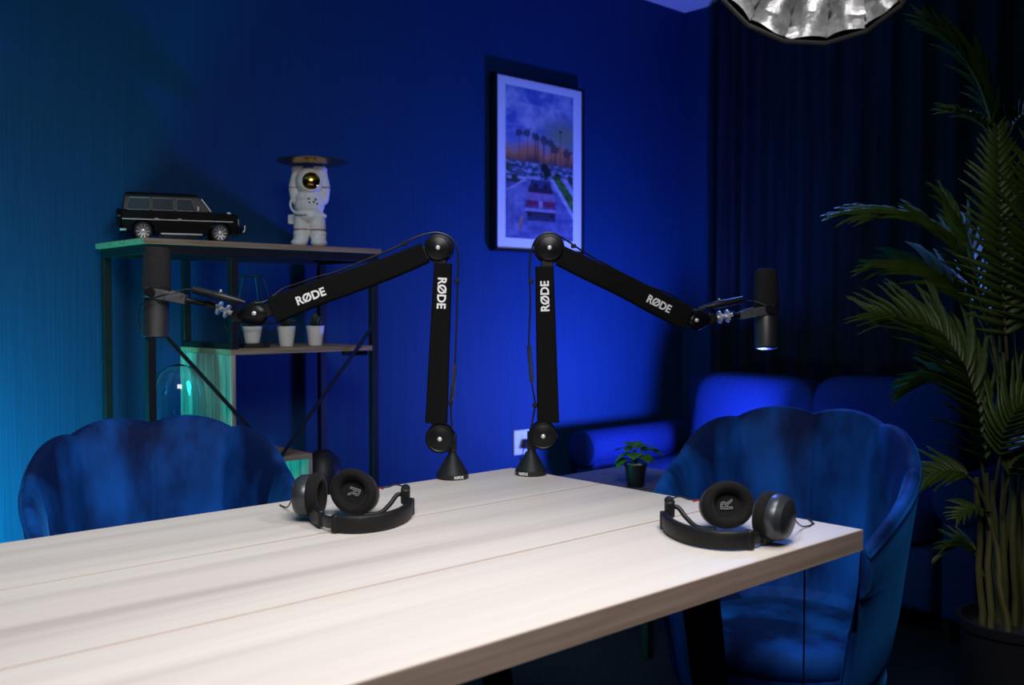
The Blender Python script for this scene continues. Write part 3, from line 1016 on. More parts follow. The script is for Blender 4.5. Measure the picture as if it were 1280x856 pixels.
# cabin, leaning in towards the roof
low = [(-0.181, -HW + .001), (0.096, -HW + .001), (0.096, HW - .001), (-0.181, HW - .001)]
cab = []
for (z, xa, xb, hw) in ((0.0885, -0.1815, 0.094, HW - .001), (0.131, -0.177, 0.062, HW - .006), (0.141, -0.174, 0.052, HW - .009), (0.145, -0.166, 0.042, HW - .016)):
    cab.append([(xa, -hw, z), (xb, -hw, z), (xb, hw, z), (xa, hw, z)])
MB().loft(cab).build('cabin', M['car_paint'], car, bevel=0.003)
for sy in (-1, 1):
    def side(u, v, w):
        k = (v - 0.0885) / (0.131 - 0.0885)
        return (u, sy * (HW - .001 - 0.005 * k + w), v)
    for wx0, wx1, sl0, sl1 in ((-0.166, -0.098, 0.006, 0), (-0.090, -0.026, 0, 0), (-0.016, 0.046, 0, -0.016)):
        q = [(wx0, 0.0925), (wx1, 0.0925), (wx1 + sl1, 0.128), (wx0 + sl0, 0.128)]
        w = MB().prism(q, 0.0002, 0.0010, side).build('window', M['car_glass'], car, smooth=0)
        MB().tube([side(u, v, 0.0012) for u, v in q], 0.0010, 6, closed=True).build('window_trim', M['silver'], w, smooth=0)
    MB().box((-0.01, sy * (HW + .0008), 0.0640), (0.345, 0.003, 0.0019)).build('side_strip', M['silver'], car)
    MB().box((-0.001, sy * (HW - .001), 0.0225), (0.130, 0.014, 0.0050)).build('running_board', M['silver'], car, bevel=0.001)
    for hx in (-0.079, -0.007):
        MB().box((hx, sy * (HW + .003), 0.0665), (0.013, 0.004, 0.0036)).build('door_handle', M['silver'], car, bevel=0.001)
    mb = MB().box((0.050, sy * (HW + .008), 0.0985), (0.007, 0.012, 0.016))
    mb.build('mirror', M['silver'], car, bevel=0.002)
    MB().box((0.150, sy * (HW - .010), 0.0905), (0.012, 0.008, 0.006)).build('indicator', M['white_lamp'], car, bevel=0.0015)
    MB().lathe([(0.0125, 0), (0.0125, 0.004), (0.008, 0.006), (0, 0.0065)], 16, Matrix.Translation((0.178, sy * 0.050, 0.064)) @ frame_to((1, 0, 0))).build('headlight', M['white_lamp'], car)
    for cx in (0.121, -0.120):
        m = Matrix.Translation((cx, sy * (HW - .010), 0.029)) @ frame_to((0, sy, 0))
        ty = MB().lathe([(0.021, -0.012), (0.0275, -0.011), (0.0290, -0.008), (0.0290, 0.008), (0.0275, 0.0105), (0.0225, 0.011), (0.0215, 0.006)], 30, m)
        ty = ty.build('wheel', M['tyre'], car, smooth=30)
        rim = MB().lathe([(0.0220, 0.004), (0.0228, 0.0095), (0.0212, 0.0108), (0.0200, 0.009), (0.0195, 0.003), (0, 0.002)], 30, m)
        for k in range(10):
            a = 2 * pi * k / 10
            for da in (-0.11, 0.11):
                rim.bar(m @ Vector((0.004 * cos(a), 0.004 * sin(a), 0.0075)), m @ Vector((0.0205 * cos(a + da), 0.0205 * sin(a + da), 0.0085)), 0.0017, 0.0022, up=(0, 1, 0))
        rim.lathe([(0.0055, 0.003), (0.0055, 0.009), (0, 0.0098)], 14, m)
        rim.build('rim', M['silver'], ty, smooth=25)
# windscreen, front and rear details
MB().prism([(-0.058, 0.0), (0.058, 0.0), (0.052, 1.0), (-0.052, 1.0)], 0.0, 0.0012, lambda u, v, w: (0.0905 + w - 0.025 * v, u, 0.095 + 0.032 * v)).build('windscreen', M['car_glass'], car, smooth=0)
for sy in (-1, 1):
    MB().bar((0.094, sy * 0.063, 0.0925), (0.0635, sy * 0.060, 0.131), 0.0022, 0.0022).build('windscreen_trim', M['silver'], car)
MB().box((0.1805, 0, 0.064), (0.004, 0.070, 0.024)).build('grille', M['dark_detail'], car, bevel=0.001)
for k in range(3):
    MB().box((0.1835, 0, 0.057 + k * 0.007), (0.0022, 0.066, 0.0018)).build('grille_bar', M['silver'], car)
MB().box((0.184, 0, 0.040), (0.020, 0.146, 0.020)).build('front_bumper', M['car_paint'], car, bevel=0.004)
loop = [(0.196, -0.055, 0.034), (0.203, -0.055, 0.040), (0.203, -0.055, 0.054), (0.203, 0.055, 0.054), (0.203, 0.055, 0.040), (0.196, 0.055, 0.034)]
MB().tube(loop, 0.0018, 8).build('bull_bar', M['silver'], car)
MB().box((-0.181, 0, 0.034), (0.018, 0.146, 0.012)).build('rear_bumper', M['car_paint'], car, bevel=0.003)
for sy in (-1, 1):
    MB().box((-0.180, sy * 0.069, 0.0325), (0.020, 0.012, 0.006)).build('bumper_end', M['silver'], car, bevel=0.0015)
MB().lathe([(0.026, 0), (0.028, 0.003), (0.028, 0.013), (0.024, 0.016), (0, 0.016)], 28, Matrix.Translation((-0.183, 0, 0.072)) @ frame_to((-1, 0, 0))).build('spare_wheel', M['car_paint'], car, smooth=30)
MB().box((0.040, -0.048, 0.1435), (0.006, 0.006, 0.003)).build('roof_light', M['white_lamp'], car, bevel=0.0008)

# ------------------------------------------------------------------ astronaut figurine
ast = thing('astronaut_figurine', (1.80, 2.99, 1.3365), RZ, 'white astronaut figurine holding a gold tray overhead on the shelf unit', 'figurine')
ab = MB()


def cap(mb, p, q, r0, r1, n=14):
    p, q = Vector(p), Vector(q)
    path = [p + (p - q).normalized() * r0 * .85, p + (p - q).normalized() * r0 * .5, p, q, q + (q - p).normalized() * r1 * .5, q + (q - p).normalized() * r1 * .85]
    mb.tube(path, [r0 * .45, r0 * .85, r0, r1, r1 * .85, r1 * .45], n)


Hs = 0.282
cap(ab, (-0.030, 0.0, 0.030), (-0.024, 0.0, 0.105), 0.0265, 0.0310)
cap(ab, (0.030, 0.0, 0.030), (0.022, 0.0, 0.105), 0.0265, 0.0310)
for sx in (-1, 1):
    ab.ball((sx * 0.034, -0.014, 0.0165), (0.028, 0.036, 0.0175))
    ab.ball((sx * 0.030, 0.0, 0.048), (0.0285, 0.0285, 0.012))
    ab.ball((sx * 0.026, 0.0, 0.074), (0.030, 0.030, 0.013))
ab.ball((0, 0.0, 0.110), (0.050, 0.040, 0.030))
ab.ball((0, 0.0, 0.145), (0.052, 0.042, 0.040))
ab.ball((0, 0.0, 0.170), (0.050, 0.040, 0.030))
ab.ball((0.002, -0.006, 0.226), (0.049, 0.047, 0.051))
# arms raised beside the helmet, hands under the tray
cap(ab, (-0.046, 0.006, 0.165), (-0.053, 0.004, 0.205), 0.021, 0.0205)
cap(ab, (-0.053, 0.004, 0.205), (-0.042, 0.004, 0.262), 0.0205, 0.018)
cap(ab, (0.046, 0.006, 0.165), (0.052, 0.004, 0.205), 0.019, 0.0185)
cap(ab, (0.052, 0.004, 0.205), (0.042, 0.004, 0.262), 0.0185, 0.017)
ab.ball((-0.040, 0.0, 0.268), (0.022, 0.02, 0.014))
ab.ball((0.040, 0.0, 0.268), (0.022, 0.02, 0.014))
for i in range(-2, 3):
    for sx in (-1, 1):
        cap(ab, (sx * 0.036 + i * 0.008, -0.006, 0.272), (sx * 0.036 + i * 0.008, -0.022, 0.276), 0.004, 0.0035, 8)
bo = ab.build('body', M['suit'], ast, smooth=180)
rm_ = bo.modifiers.new('remesh', 'REMESH')
rm_.mode = 'VOXEL'
rm_.voxel_size = 0.0026
rm_.use_smooth_shade = True
sm_ = bo.modifiers.new('smooth', 'SMOOTH')
sm_.iterations = 3
VM = Matrix.Translation((0.012, -0.0370, 0.226)) @ frame_to((0.20, -0.97, 0.10))
MB().lathe([(0.0355, -0.010), (0.0375, -0.004), (0.0360, 0.002), (0.0325, 0.002)], 32, VM).build('visor_rim', M['suit'], ast, smooth=50)
MB().lathe([(0.0330, -0.004), (0.0315, 0.003), (0.027, 0.009), (0.018, 0.0145), (0.008, 0.017), (0, 0.0175)], 32, VM).build('visor', M['gold'], ast, smooth=60)
# life support pack with hose and details
MB().box((-0.030, 0.046, 0.150), (0.066, 0.036, 0.100)).build('backpack', M['suit'], ast, bevel=0.008, seg=3)
MB().box((-0.068, 0.030, 0.100), (0.022, 0.030, 0.034)).build('side_pack', M['suit'], ast, bevel=0.004, seg=3)
MB().tube(catmull([(-0.062, 0.02, 0.185), (-0.062, -0.018, 0.150), (-0.050, -0.036, 0.124), (-0.025, -0.046, 0.114), (0.0, -0.047, 0.113)], 6), 0.0035, 8).build('hose', M['suit'], ast)
MB().box((0.052, -0.012, 0.108), (0.014, 0.016, 0.014)).build('hip_pouch', M['suit'], ast, bevel=0.003)
for sx, z in ((-1, 0.062), (1, 0.062)):
    path = [(sx * 0.0285 + 0.0292 * cos(2 * pi * k / 24), 0.0292 * sin(2 * pi * k / 24), z - 0.001 * sx) for k in range(24)]
    MB().tube(path, 0.0017, 6, closed=True).build('leg_stripe', M['red_stripe'], ast)
for sx in (-1, 1):
    path = [Vector((sx * 0.0525, 0.004, 0.206)) + Vector((0.0212 * cos(2 * pi * k / 20), 0.0212 * sin(2 * pi * k / 20), 0)) for k in range(20)]
    MB().tube(path, 0.0014, 6, closed=True).build('arm_stripe', M['red_stripe'], ast)
for x, z in ((0.006, 0.165), (0.028, 0.163), (0.008, 0.152), (0.022, 0.154), (0.033, 0.148)):
    yy = -0.041 * sqrt(max(0.05, 1 - (x / 0.055) ** 2)) - 0.0015
    MB().box((x, yy, z), (0.007, 0.005, 0.004)).build('chest_button', M['dark_detail'], ast, bevel=0.0008)
tray = MB().lathe([(0, 0.2835), (0.075, 0.2835), (0.108, 0.2890), (0.122, 0.2945), (0.1225, 0.2965), (0.106, 0.2920), (0.074, 0.2865), (0, 0.2865)], 48, Matrix.Translation((0.010, 0.0, 0.0)))
tray.build('tray', M['old_gold'], ast, smooth=40)


# ------------------------------------------------------------------ small pots on the shelf
def succulent(loc, h, r, label, kind):
    root = thing('potted_succulent', loc, 0, label, 'potted plant', 'white succulent pots on the middle shelf')
    MB().lathe([(r * .72, 0), (r * .74, 0.001), (r * 1.0, h - 0.001), (r * 1.0, h), (r * .92, h), (r * .90, h - 0.008), (0, h - 0.008)], 30).build('pot', M['white_pot'], root, smooth=30)
    MB().lathe([(r * .90, h - 0.0075), (r * .5, h - 0.004), (0, h - 0.003)], 20).build('soil', M['soil'], root)
    lm = MB()
    rg = []
    for k in range(7):
        f = k / 6
        w = 0.0075 * sin(pi * min(1, 0.22 + 0.78 * f)) if k < 6 else 0.0006
        y = 0.034 * f
        zz = 0.010 * f * f
        rg.append([(w * cos(2 * pi * a / 8), y, zz + 0.004 * sin(2 * pi * a / 8) * (1 - f * .6)) for a in range(8)])
    me = lm.loft(rg).mesh('leaf', M['dark_leaf'], 60)
    for lay, (cnt, tilt, sc) in enumerate(((9, 0.45, 1.0), (8, 0.85, 1.0), (6, 1.15, 1.0), (3, 1.4, 1.05))):
        for k in range(cnt):
            a = 2 * pi * (k + 0.5 * lay) / cnt + random.uniform(-.1, .1)
            inst('leaf', me, root, Matrix.Translation((0, 0, h - 0.002 + lay * 0.006)) @ Matrix.Rotation(a, 4, 'Z') @ Matrix.Translation((0, 0.003, 0)) @ Matrix.Rotation(tilt, 4, 'X') @ Matrix.Scale(sc * (1.05 if kind else .9), 4))
    return root


succulent((1.709, 2.995, 1.0005), 0.068, 0.031, 'white pot with succulent at the middle of the row of three on the shelf', 1)
succulent((1.825, 3.00, 1.0005), 0.068, 0.031, 'white pot with succulent, nearest the right post of the shelf unit', 0)
succulent((1.585, 3.00, 1.0145), 0.055, 0.033, 'white pot inside the black wire frame on the middle shelf', 0)
tr = thing('wire_terrarium', (1.582, 3.00, 1.0005), radians(12), 'black geometric wire frame around a white pot on the middle shelf', 'terrarium frame')
tri = [[(0.040 * cos(pi / 3 * k + .5), 0.040 * sin(pi / 3 * k + .5), 0.236) for k in range(6)],
       [(0.086 * cos(pi / 3 * k + .5), 0.086 * sin(pi / 3 * k + .5), 0.078) for k in range(6)],
       [(0.058 * cos(pi / 3 * k + .5), 0.058 * sin(pi / 3 * k + .5), 0.006) for k in range(6)]]
for r in tri:
    for k in range(6):
        MB().tube([r[k], r[(k + 1) % 6]], 0.0021, 6).build('wire', M['black_steel'], tr)
for a, b in ((0, 1), (1, 2)):
    for k in range(6):
        MB().tube([tri[a][k], tri[b][k]], 0.0021, 6).build('wire', M['black_steel'], tr)
MB().lathe([(0.058, 0.0), (0.060, 0.002), (0.060, 0.012), (0, 0.012)], 6, Matrix.Rotation(.5, 4, 'Z')).build('base_plate', M['black_steel'], tr, smooth=0)

# glass bell jar on the lower board
jr = thing('glass_bell_jar', (1.335, 3.01, 0.6475), 0, 'clear glass bell jar on the lower board of the shelf unit', 'jar')
o_ = [(0.080, 0.0), (0.082, 0.02), (0.083, 0.18), (0.078, 0.235), (0.062, 0.278), (0.036, 0.300), (0.0001, 0.308)]
i_ = [(max(0, r - 0.003), z - 0.003 if z > 0.2 else z) for r, z in reversed(o_)]
MB().lathe(o_ + i_[:], 44, loop=True).build('dome', M['glass'], jr, smooth=50)

# dark round vase on the bottom board
vs_ = MB().lathe([(0.045, 0), (0.050, 0.004), (0.070, 0.07), (0.079, 0.15), (0.076, 0.22), (0.060, 0.275), (0.035, 0.300), (0.028, 0.306), (0.024, 0.304), (0.028, 0.29), (0, 0.28)], 40)
v_ = vs_.build('round_vase', M['black_pot'], smooth=50)
v_.location = (1.875, 3.04, 0.3175)
tag(v_, 'dark round vase at the lower right of the shelf unit, behind the headphones', 'vase')

# ------------------------------------------------------------------ framed poster (flat print: colours of the print itself)
PX0, PX1, PZ0, PZ1 = 2.876, 3.412, 1.392, 2.145
PF = 3.232
pic = thing('framed_poster', ((PX0 + PX1) / 2, 3.25, (PZ0 + PZ1) / 2), 0, 'white-matted print of a car on a palm-lined road, black frame on blue wall', 'picture')
cxp, czp = (PX0 + PX1) / 2, (PZ0 + PZ1) / 2
wd, hd = PX1 - PX0, PZ1 - PZ0
for nm, c, s in (('frame_bar', (0, -0.002, hd / 2 + 0.005), (wd + 0.02, 0.042, 0.012)), ('frame_bar', (0, -0.002, -hd / 2 - 0.005), (wd + 0.02, 0.042, 0.012)),
                 ('frame_bar', (-wd / 2 - 0.005, -0.002, 0), (0.012, 0.042, hd)), ('frame_bar', (wd / 2 + 0.005, -0.002, 0), (0.012, 0.042, hd))):
    MB().box(c, s).build(nm, M['frame_black'], pic, smooth=0)
MB().box((0, -0.011, 0), (wd, 0.008, hd)).build('mat', M['mat_board'], pic, smooth=0)


def lerp3(a, b, t):
    t = max(0, min(1, t))
    return tuple(a[i] + (b[i] - a[i]) * t for i in range(3))


def fb(x, y, sc, seed=0.0):
    v, a, k = 0, .5, sc
    for _ in range(4):
        v += a * noise.noise(Vector((x * k, y * k, seed)))
        a *= .5
        k *= 2
    return v


def paint(u, v):
    """u 0..1 across, v 0..1 up: colour (linear) of the print"""
    n1 = fb(u, v * 1.8, 4, 1)
    n2 = fb(u, v * 1.8, 16, 5)
    rough = n2 * 0.8
    # sky
    if v > 0.515:
        c = lerp3((0.06, 0.12, 0.42), (0.42, 0.44, 0.62), 0.30 + 1.6 * n1 + (0.25 if .74 < v < .9 else 0) + rough * .7)
        if v < 0.72:
            c = lerp3(c, (0.26, 0.30, 0.42), (0.72 - v) * 5)
        # green-grey glow at the right
        g = exp(-((u - 0.86) / .34) ** 2 - ((v - 0.72) / .11) ** 2)
        c = lerp3(c, (0.20, 0.24, 0.16), g * 1.1)
        # orange haze over the horizon
        hz = (0.665 - v + 0.10 * n1) / 0.09
        if hz > 0:
            c = lerp3(c, (0.48, 0.17, 0.06), hz)
        hz = (0.575 - v + 0.06 * n1) / 0.05
        if hz > 0:
            c = lerp3(c, (0.10, 0.045, 0.05), hz * .8)
        # palms
        for px, ph, pr in ((0.19, .70, .035), (0.31, .705, .04), (0.42, .69, .035), (0.46, .68, .03), (0.55, .675, .05), (0.655, .66, .04), (0.80, .745, .02), (0.72, .62, .04), (0.90, .60, .05)):
            d = math.hypot((u - px), (v - ph) * 1.9)
            if abs(u - px) < 0.008 and v < ph or d < pr * (0.95 + 1.7 * abs(noise.noise(Vector((atan2(v - ph, u - px) * 2.2, px * 9, 3)))) + rough * .6):
                c = lerp3(c, (0.03, 0.03, 0.045), .85)
        return c
    # town band
    if v > 0.37:
        c = lerp3((0.05, 0.09, 0.16), (0.50, 0.55, 0.72), 0.35 + 2.1 * fb(u * 1.2, v * 5, 9, 2))
        gg = fb(u, v * 2, 9, 7)
        if gg > 0.10 and (u < .4 or u > .75):
            c = lerp3(c, (0.05, 0.13, 0.06), .8)
        d = math.hypot(u - 0.575, (v - 0.468) * 1.6)
        if d < 0.075 * (1 + n2 * 1.5) or (abs(u - .575) < .012 and .39 < v < .47):
            c = (0.015, 0.05, 0.025)
        if abs(v - 0.405 - 0.03 * (u - .2)) < 0.008 and u < .5:
            c = (0.5, 0.52, 0.66)
        if abs(u - 0.475) < 0.008 and v < .44:
            c = (0.45, 0.48, 0.62)
        if v < 0.42 and u < 0.17 and n1 > -0.1:
            c = (0.05, 0.11, 0.06)
        d = math.hypot(u - 0.755, (v - 0.43) * 1.5)
        if d < 0.05 * (1 + n2 * 1.5):
            c = (0.012, 0.025, 0.02)
    else:
        c = lerp3((0.10, 0.13, 0.30), (0.24, 0.27, 0.46), .5 + 1.2 * n1 + rough * .5)
    # road and kerbs
    left = 0.02 + max(0, v - 0.315) * 3.4
    right = 1.02 - max(0, v - 0.16) * 1.38
    if v <= 0.40 and u > left and u < right:
        c = lerp3((0.13, 0.16, 0.34), (0.34, 0.36, 0.56), .45 + 1.5 * fb(u * .6, v * 3, 5, 4) + (v - .2) * .8)
    if v < 0.42 and v > 0.15 and abs(u - right) < 0.030 and u > .6:
        c = (0.55, 0.57, 0.70)
    if v < 0.44 and v > 0.17 and right + 0.03 < u < right + 0.20 - (v - .2) * .2:
        c = lerp3((0.05, 0.17, 0.03), (0.14, 0.33, 0.06), .5 + 2 * n2)
    if v < 0.43 and v > 0.16 and right + .20 - (v - .2) * .2 <= u < right + 0.25:
        c = (0.50, 0.52, 0.66)
    if 0.315 < v < 0.40 and abs(u - left) < 0.03 and u < .3:
        c = (0.48, 0.50, 0.64)
    if abs(u - (0.19 + (v - .06) * .55)) < 0.024 and 0.06 < v < 0.15:
        c = (0.45, 0.33, 0.22)
    # shadow tone of the print below the car, then the car's rear
    if 0.125 < v < 0.175 and 0.30 < u < 0.72:
        c = lerp3(c, (0.03, 0.035, 0.09), .8)
    cx = 0.505
    if 0.155 < v < 0.315:
        hw = 0.225 if v < 0.275 else 0.225 - (v - 0.275) * 1.4
        if abs(u - cx) < hw and v > 0.17:
            c = (0.19, 0.12, 0.27)
            if v > 0.262:
                c = (0.36, 0.27, 0.44)
            if 0.222 < v < 0.255 and 0.045 < abs(u - cx) < 0.20:
                c = (0.34, 0.03, 0.12)
            if abs(u - cx) < 0.03 and 0.215 < v < 0.26:
                c = (0.50, 0.46, 0.60)
            if 0.185 < v < 0.207:
                c = (0.42, 0.40, 0.56)
            if v < 0.185:
                c = (0.05, 0.04, 0.08)
        elif 0.155 < v < 0.20 and abs(abs(u - cx) - 0.165) < 0.035:
            c = (0.02, 0.02, 0.03)
    if 0.315 <= v < 0.345 and abs(u - cx) < 0.185:
        c = (0.10, 0.03, 0.10) if v < .33 else (0.05, 0.04, 0.09)
    if 0.345 <= v < 0.40 and abs(u - cx) < 0.165 - (v - .345) * .6:
        c = (0.09, 0.11, 0.26)
        if abs(abs(u - cx) - (0.155 - (v - .345) * .6)) < 0.014 or v > 0.392:
            c = (0.04, 0.04, 0.07)
        if v < 0.378 and min(abs(u - cx - .07), abs(u - cx + .07)) < 0.035:
            c = (0.03, 0.03, 0.06)
    k = 1 + 0.5 * n2 + (0.6 * n1 if v > .66 else 0)
    return tuple(0.78 * max(0.0, x * k) ** 1.35 for x in c)


def print_mesh():
    IX0, IX1, IZ0, IZ1 = 2.930 - cxp, 3.356 - cxp, 1.440 - czp, 2.108 - czp
    NX, NZ = 110, 190
    vs, fs, cols = [], [], []
    for j in range(NZ + 1):
        for i in range(NX + 1):
            u, v = i / NX, j / NZ
            jx = 0.0022 * noise.noise(Vector((u * 30, v * 60, 2))) if i in (0, NX) else 0
            jz = 0.0022 * noise.noise(Vector((u * 60, v * 30, 8))) if j in (0, NZ) else 0
            vs.append((IX0 + (IX1 - IX0) * u + jx, -0.0153, IZ0 + (IZ1 - IZ0) * v + jz))
            cols.append((*paint(u, v), 1))
    for j in range(NZ):
        for i in range(NX):
            a = j * (NX + 1) + i
            fs.append((a, a + 1, a + NX + 2, a + NX + 1))
    me = bpy.data.meshes.new('print')
    me.from_pydata(vs, [], fs)
    ca = me.color_attributes.new('ink', 'FLOAT_COLOR', 'POINT')
    for i, c in enumerate(cols):
        ca.data[i].color = c
    m = bpy.data.materials.new('printed_ink')
    m.use_nodes = True
    b = m.node_tree.nodes['Principled BSDF']
    b.inputs['Roughness'].default_value = 0.7
    at = m.node_tree.nodes.new('ShaderNodeAttribute')
    at.attribute_name = 'ink'
    m.node_tree.links.new(at.outputs['Color'], b.inputs['Base Color'])
    me.materials.append(m)
    return inst('print', me, pic)


print_mesh()

# ------------------------------------------------------------------ wall socket and plug
so = thing('wall_socket', (3.063, WY - 0.004, 0.523), 0, 'white square wall socket on the blue wall behind the arms', 'socket')
MB().box((0, 0, 0), (0.112, 0.009, 0.112)).build('plate', M['white_plastic'], so, bevel=0.003)
MB().box((0.016, -0.0053, 0.026), (0.05, 0.002, 0.022)).build('rocker', M['white_plastic'], so, bevel=0.0008)
pl = thing('power_plug', (3.072, WY - 0.0255, 0.512), 0, 'black power plug pushed into the white wall socket', 'plug')
MB().prism([(-0.026, -0.016), (0.026, -0.016), (0.027, -0.010), (0.014, 0.026), (-0.014, 0.026), (-0.027, -0.010)], -0.014, 0.0155, lambda u, v, w: (u, w, v)).build('plug_body', M['black_plastic'], pl, bevel=0.004)
MB().tube(catmull([(0, -0.004, -0.014), (-0.002, -0.012, -0.05), (-0.010, -0.012, -0.16), (-0.02, -0.008, -0.34), (-0.03, 0.0, -0.50)], 6), 0.004, 8).build('cord', M['cable'], pl)

# ------------------------------------------------------------------ sofa
sf = thing('sofa', (3.66, 2.2, 0), 0, 'blue two-seat sofa with a rolled arm before the black curtain', 'sofa')
o0 = Vector((-3.66, -2.2, 0))


def at3(x, y, z):
    return (x - 3.66, y - 2.2, z)


MB().box(at3(3.62, 2.24, 0.20), (0.66, 1.50, 0.22)).build('seat_base', M['sofa'], sf, bevel=0.02, seg=3)
MB().pillow(at3(3.555, 2.60, 0.375), (0.60, 0.715, 0.14), 0.22, e2=0.35).build('seat_cushion', M['sofa'], sf, smooth=60)
MB().pillow(at3(3.555, 1.88, 0.375), (0.60, 0.715, 0.14), 0.22, e2=0.35).build('seat_cushion', M['sofa'], sf, smooth=60)
MB().box(at3(3.965, 2.24, 0.44), (0.11, 1.50, 0.72)).build('backrest', M['sofa'], sf, bevel=0.03, seg=3)


def back_cushion(y, w, z1, tilt):
    mb = MB().pillow((0, 0, 0), (0.20, w, 0.46), 0.30, 32, 20, e2=0.42)
    o = mb.build('back_cushion', M['sofa'], sf, smooth=60)
    o.location = at3(3.815, y, z1 - 0.228)
    o.rotation_euler = (tilt, radians(-7), 0)
    o.rotation_euler[1] = radians(8)
    return o


back_cushion(2.525, 0.630, 0.835, radians(0.5))
back_cushion(1.905, 0.640, 0.850, radians(-0.5))
for y in (3.085, 1.395):
    mb = MB()
    path = [(3.255, y, 0.492), (3.262, y, 0.492), (3.30, y, 0.492), (3.7, y, 0.492), (4.02, y, 0.492)]
    rr = [0.076, 0.082, 0.084, 0.084, 0.084]
    mb.tube([at3(*p) for p in path], rr, 28)
    a = mb.build('armrest', M['sofa'], sf, smooth=50)
    MB().box(at3(3.645, y, 0.27), (0.73, 0.115, 0.36)).build('arm_panel', M['sofa'], a, bevel=0.012, seg=3)
for x in (3.34, 3.96):
    for y in (1.45, 3.03):
        MB().lathe([(0.018, 0), (0.026, 0.10), (0, 0.10)], 14, Matrix.Translation(at3(x, y, 0))).build('leg', M['black_steel'], sf)

# ------------------------------------------------------------------ side table with small plant
sd = thing('side_table', (2.735, 2.31, 0), 0, 'low grey side table between the dining table and the sofa arm', 'table')
MB().box((0, 0, 0.4875), (0.60, 0.60, 0.025)).build('tabletop', M['side_wood'], sd, bevel=0.002)
for sx in (-1, 1):
    for sy in (-1, 1):
        MB().box((sx * 0.27, sy * 0.27, 0.2375), (0.03, 0.03, 0.474)).build('leg', M['black_steel'], sd, bevel=0.002)
pp = thing('potted_plant', (2.680, 2.273, 0.5005), 0.3, 'small leafy green plant in a black pot on the side table', 'potted plant')
MB().lathe([(0.0300, 0), (0.0305, 0.001), (0.0385, 0.070), (0.0410, 0.0705), (0.0415, 0.080), (0.0375, 0.080), (0.0365, 0.074), (0, 0.074)], 34).build('pot', M['black_pot'], pp, smooth=30)
MB().lathe([(0.0360, 0.0745), (0.018, 0.0765), (0, 0.077)], 20).build('soil', M['soil'], pp)
pm = MB().ball((0, 0, 0), (0.0062, 0.0054, 0.0045), 10, 6).mesh('pebble', M['pebble'], 60)
for k in range(26):
    a = k * 2.399
    r = 0.0335 * sqrt((k + .6) / 26)
    inst('pebble', pm, pp, Matrix.Translation((r * cos(a), r * sin(a), 0.0795)) @ Matrix.Rotation(k, 4, 'Z') @ Matrix.Scale(random.uniform(.8, 1.15), 4))


def leaf_mesh(name, L, W, curl, mat, nl=8, nw=4, fold=0.15):
    vs, fs = [], []
    for i in range(nl + 1):
        t = i / nl
        w = W / 2 * (sin(pi * t ** 0.85) ** 0.75 if 0 < t < 1 else 0.02)
        for j in range(nw + 1):
            q = -1 + 2 * j / nw
            vs.append((q * w, L * t, curl * L * (t - t * t * 1.6) + fold * abs(q) * w))
    n = nw + 1
    for i in range(nl):
        for j in range(nw):
            a = i * n + j
            fs.append((a, a + 1, a + n + 1, a + n))
    m2 = [(x, y, z - 0.0008) for x, y, z in vs]
    k = len(vs)
    fs2 = [tuple(reversed([i + k for i in f])) for f in fs]
    return MB().add(vs + m2, fs + fs2).mesh(name, mat, 70)


lm = leaf_mesh('leaf', 0.064, 0.066, 0.35, M['leaf'])
# (azimuth across the view, stem height, reach, leaf tilt, scale)
cam_dir = radians(47.46) - 0.3
for k, (a, h, rch, tl, sc) in enumerate(((180, .112, .020, -.35, 1.0), (200, .100, .028, -.45, .9), (150, .128, .014, 0.05, 1.05), (20, .122, .020, 0.05, 1.25), (-15, .130, .026, -.1, 1.15), (60, .132, .012, .25, 1.1),
                                         (100, .134, .010, .4, 1.0), (255, .118, .014, -.05, .9), (300, .112, .018, -.15, .9), (340, .104, .020, -.2, .8), (225, .122, .008, .3, .8))):
    an = radians(a) + cam_dir - pi / 2
    tip = Vector((rch * cos(an), rch * sin(an), h))
    MB().tube(catmull([(0, 0, 0.076), (tip.x * .3, tip.y * .3, 0.076 + (h - .076) * .6), tip], 4), 0.0016, 6).build('stem', M['stem'], pp)
    inst('leaf', lm, pp, Matrix.Translation(tip) @ Matrix.Rotation(an - pi / 2, 4, 'Z') @ Matrix.Rotation(tl, 4, 'X') @ Matrix.Scale(sc, 4))

# ------------------------------------------------------------------ palm in a black pot
PB = Vector((2.725, 1.000, 0))
pa = thing('potted_palm', PB, RZ, 'tall areca palm in a black pot at the right, beside the curtain', 'potted palm')
MB().lathe([(0.115, 0), (0.118, 0.004), (0.142, 0.29), (0.150, 0.292), (0.152, 0.315), (0.138, 0.315), (0.134, 0.29), (0, 0.285)], 40).build('pot', M['black_pot'], pa, smooth=30)
MB().lathe([(0.133, 0.287), (0.06, 0.295), (0, 0.297)], 24).build('soil', M['soil'], pa)
sp_ = 2.6 / 1239


def PP(x, y, dy=0.0):
    """local palm point (metres) from a measured position across / up, dy = towards the back"""
    k = (2.6 + dy) / 2.6
    X = ((x - 640) * 2.6 / 1239 * k) - 1.3317
    Z = CAM_Z - (y - 385) * 2.6 / 1239 * k
    return Vector((X, dy, Z))


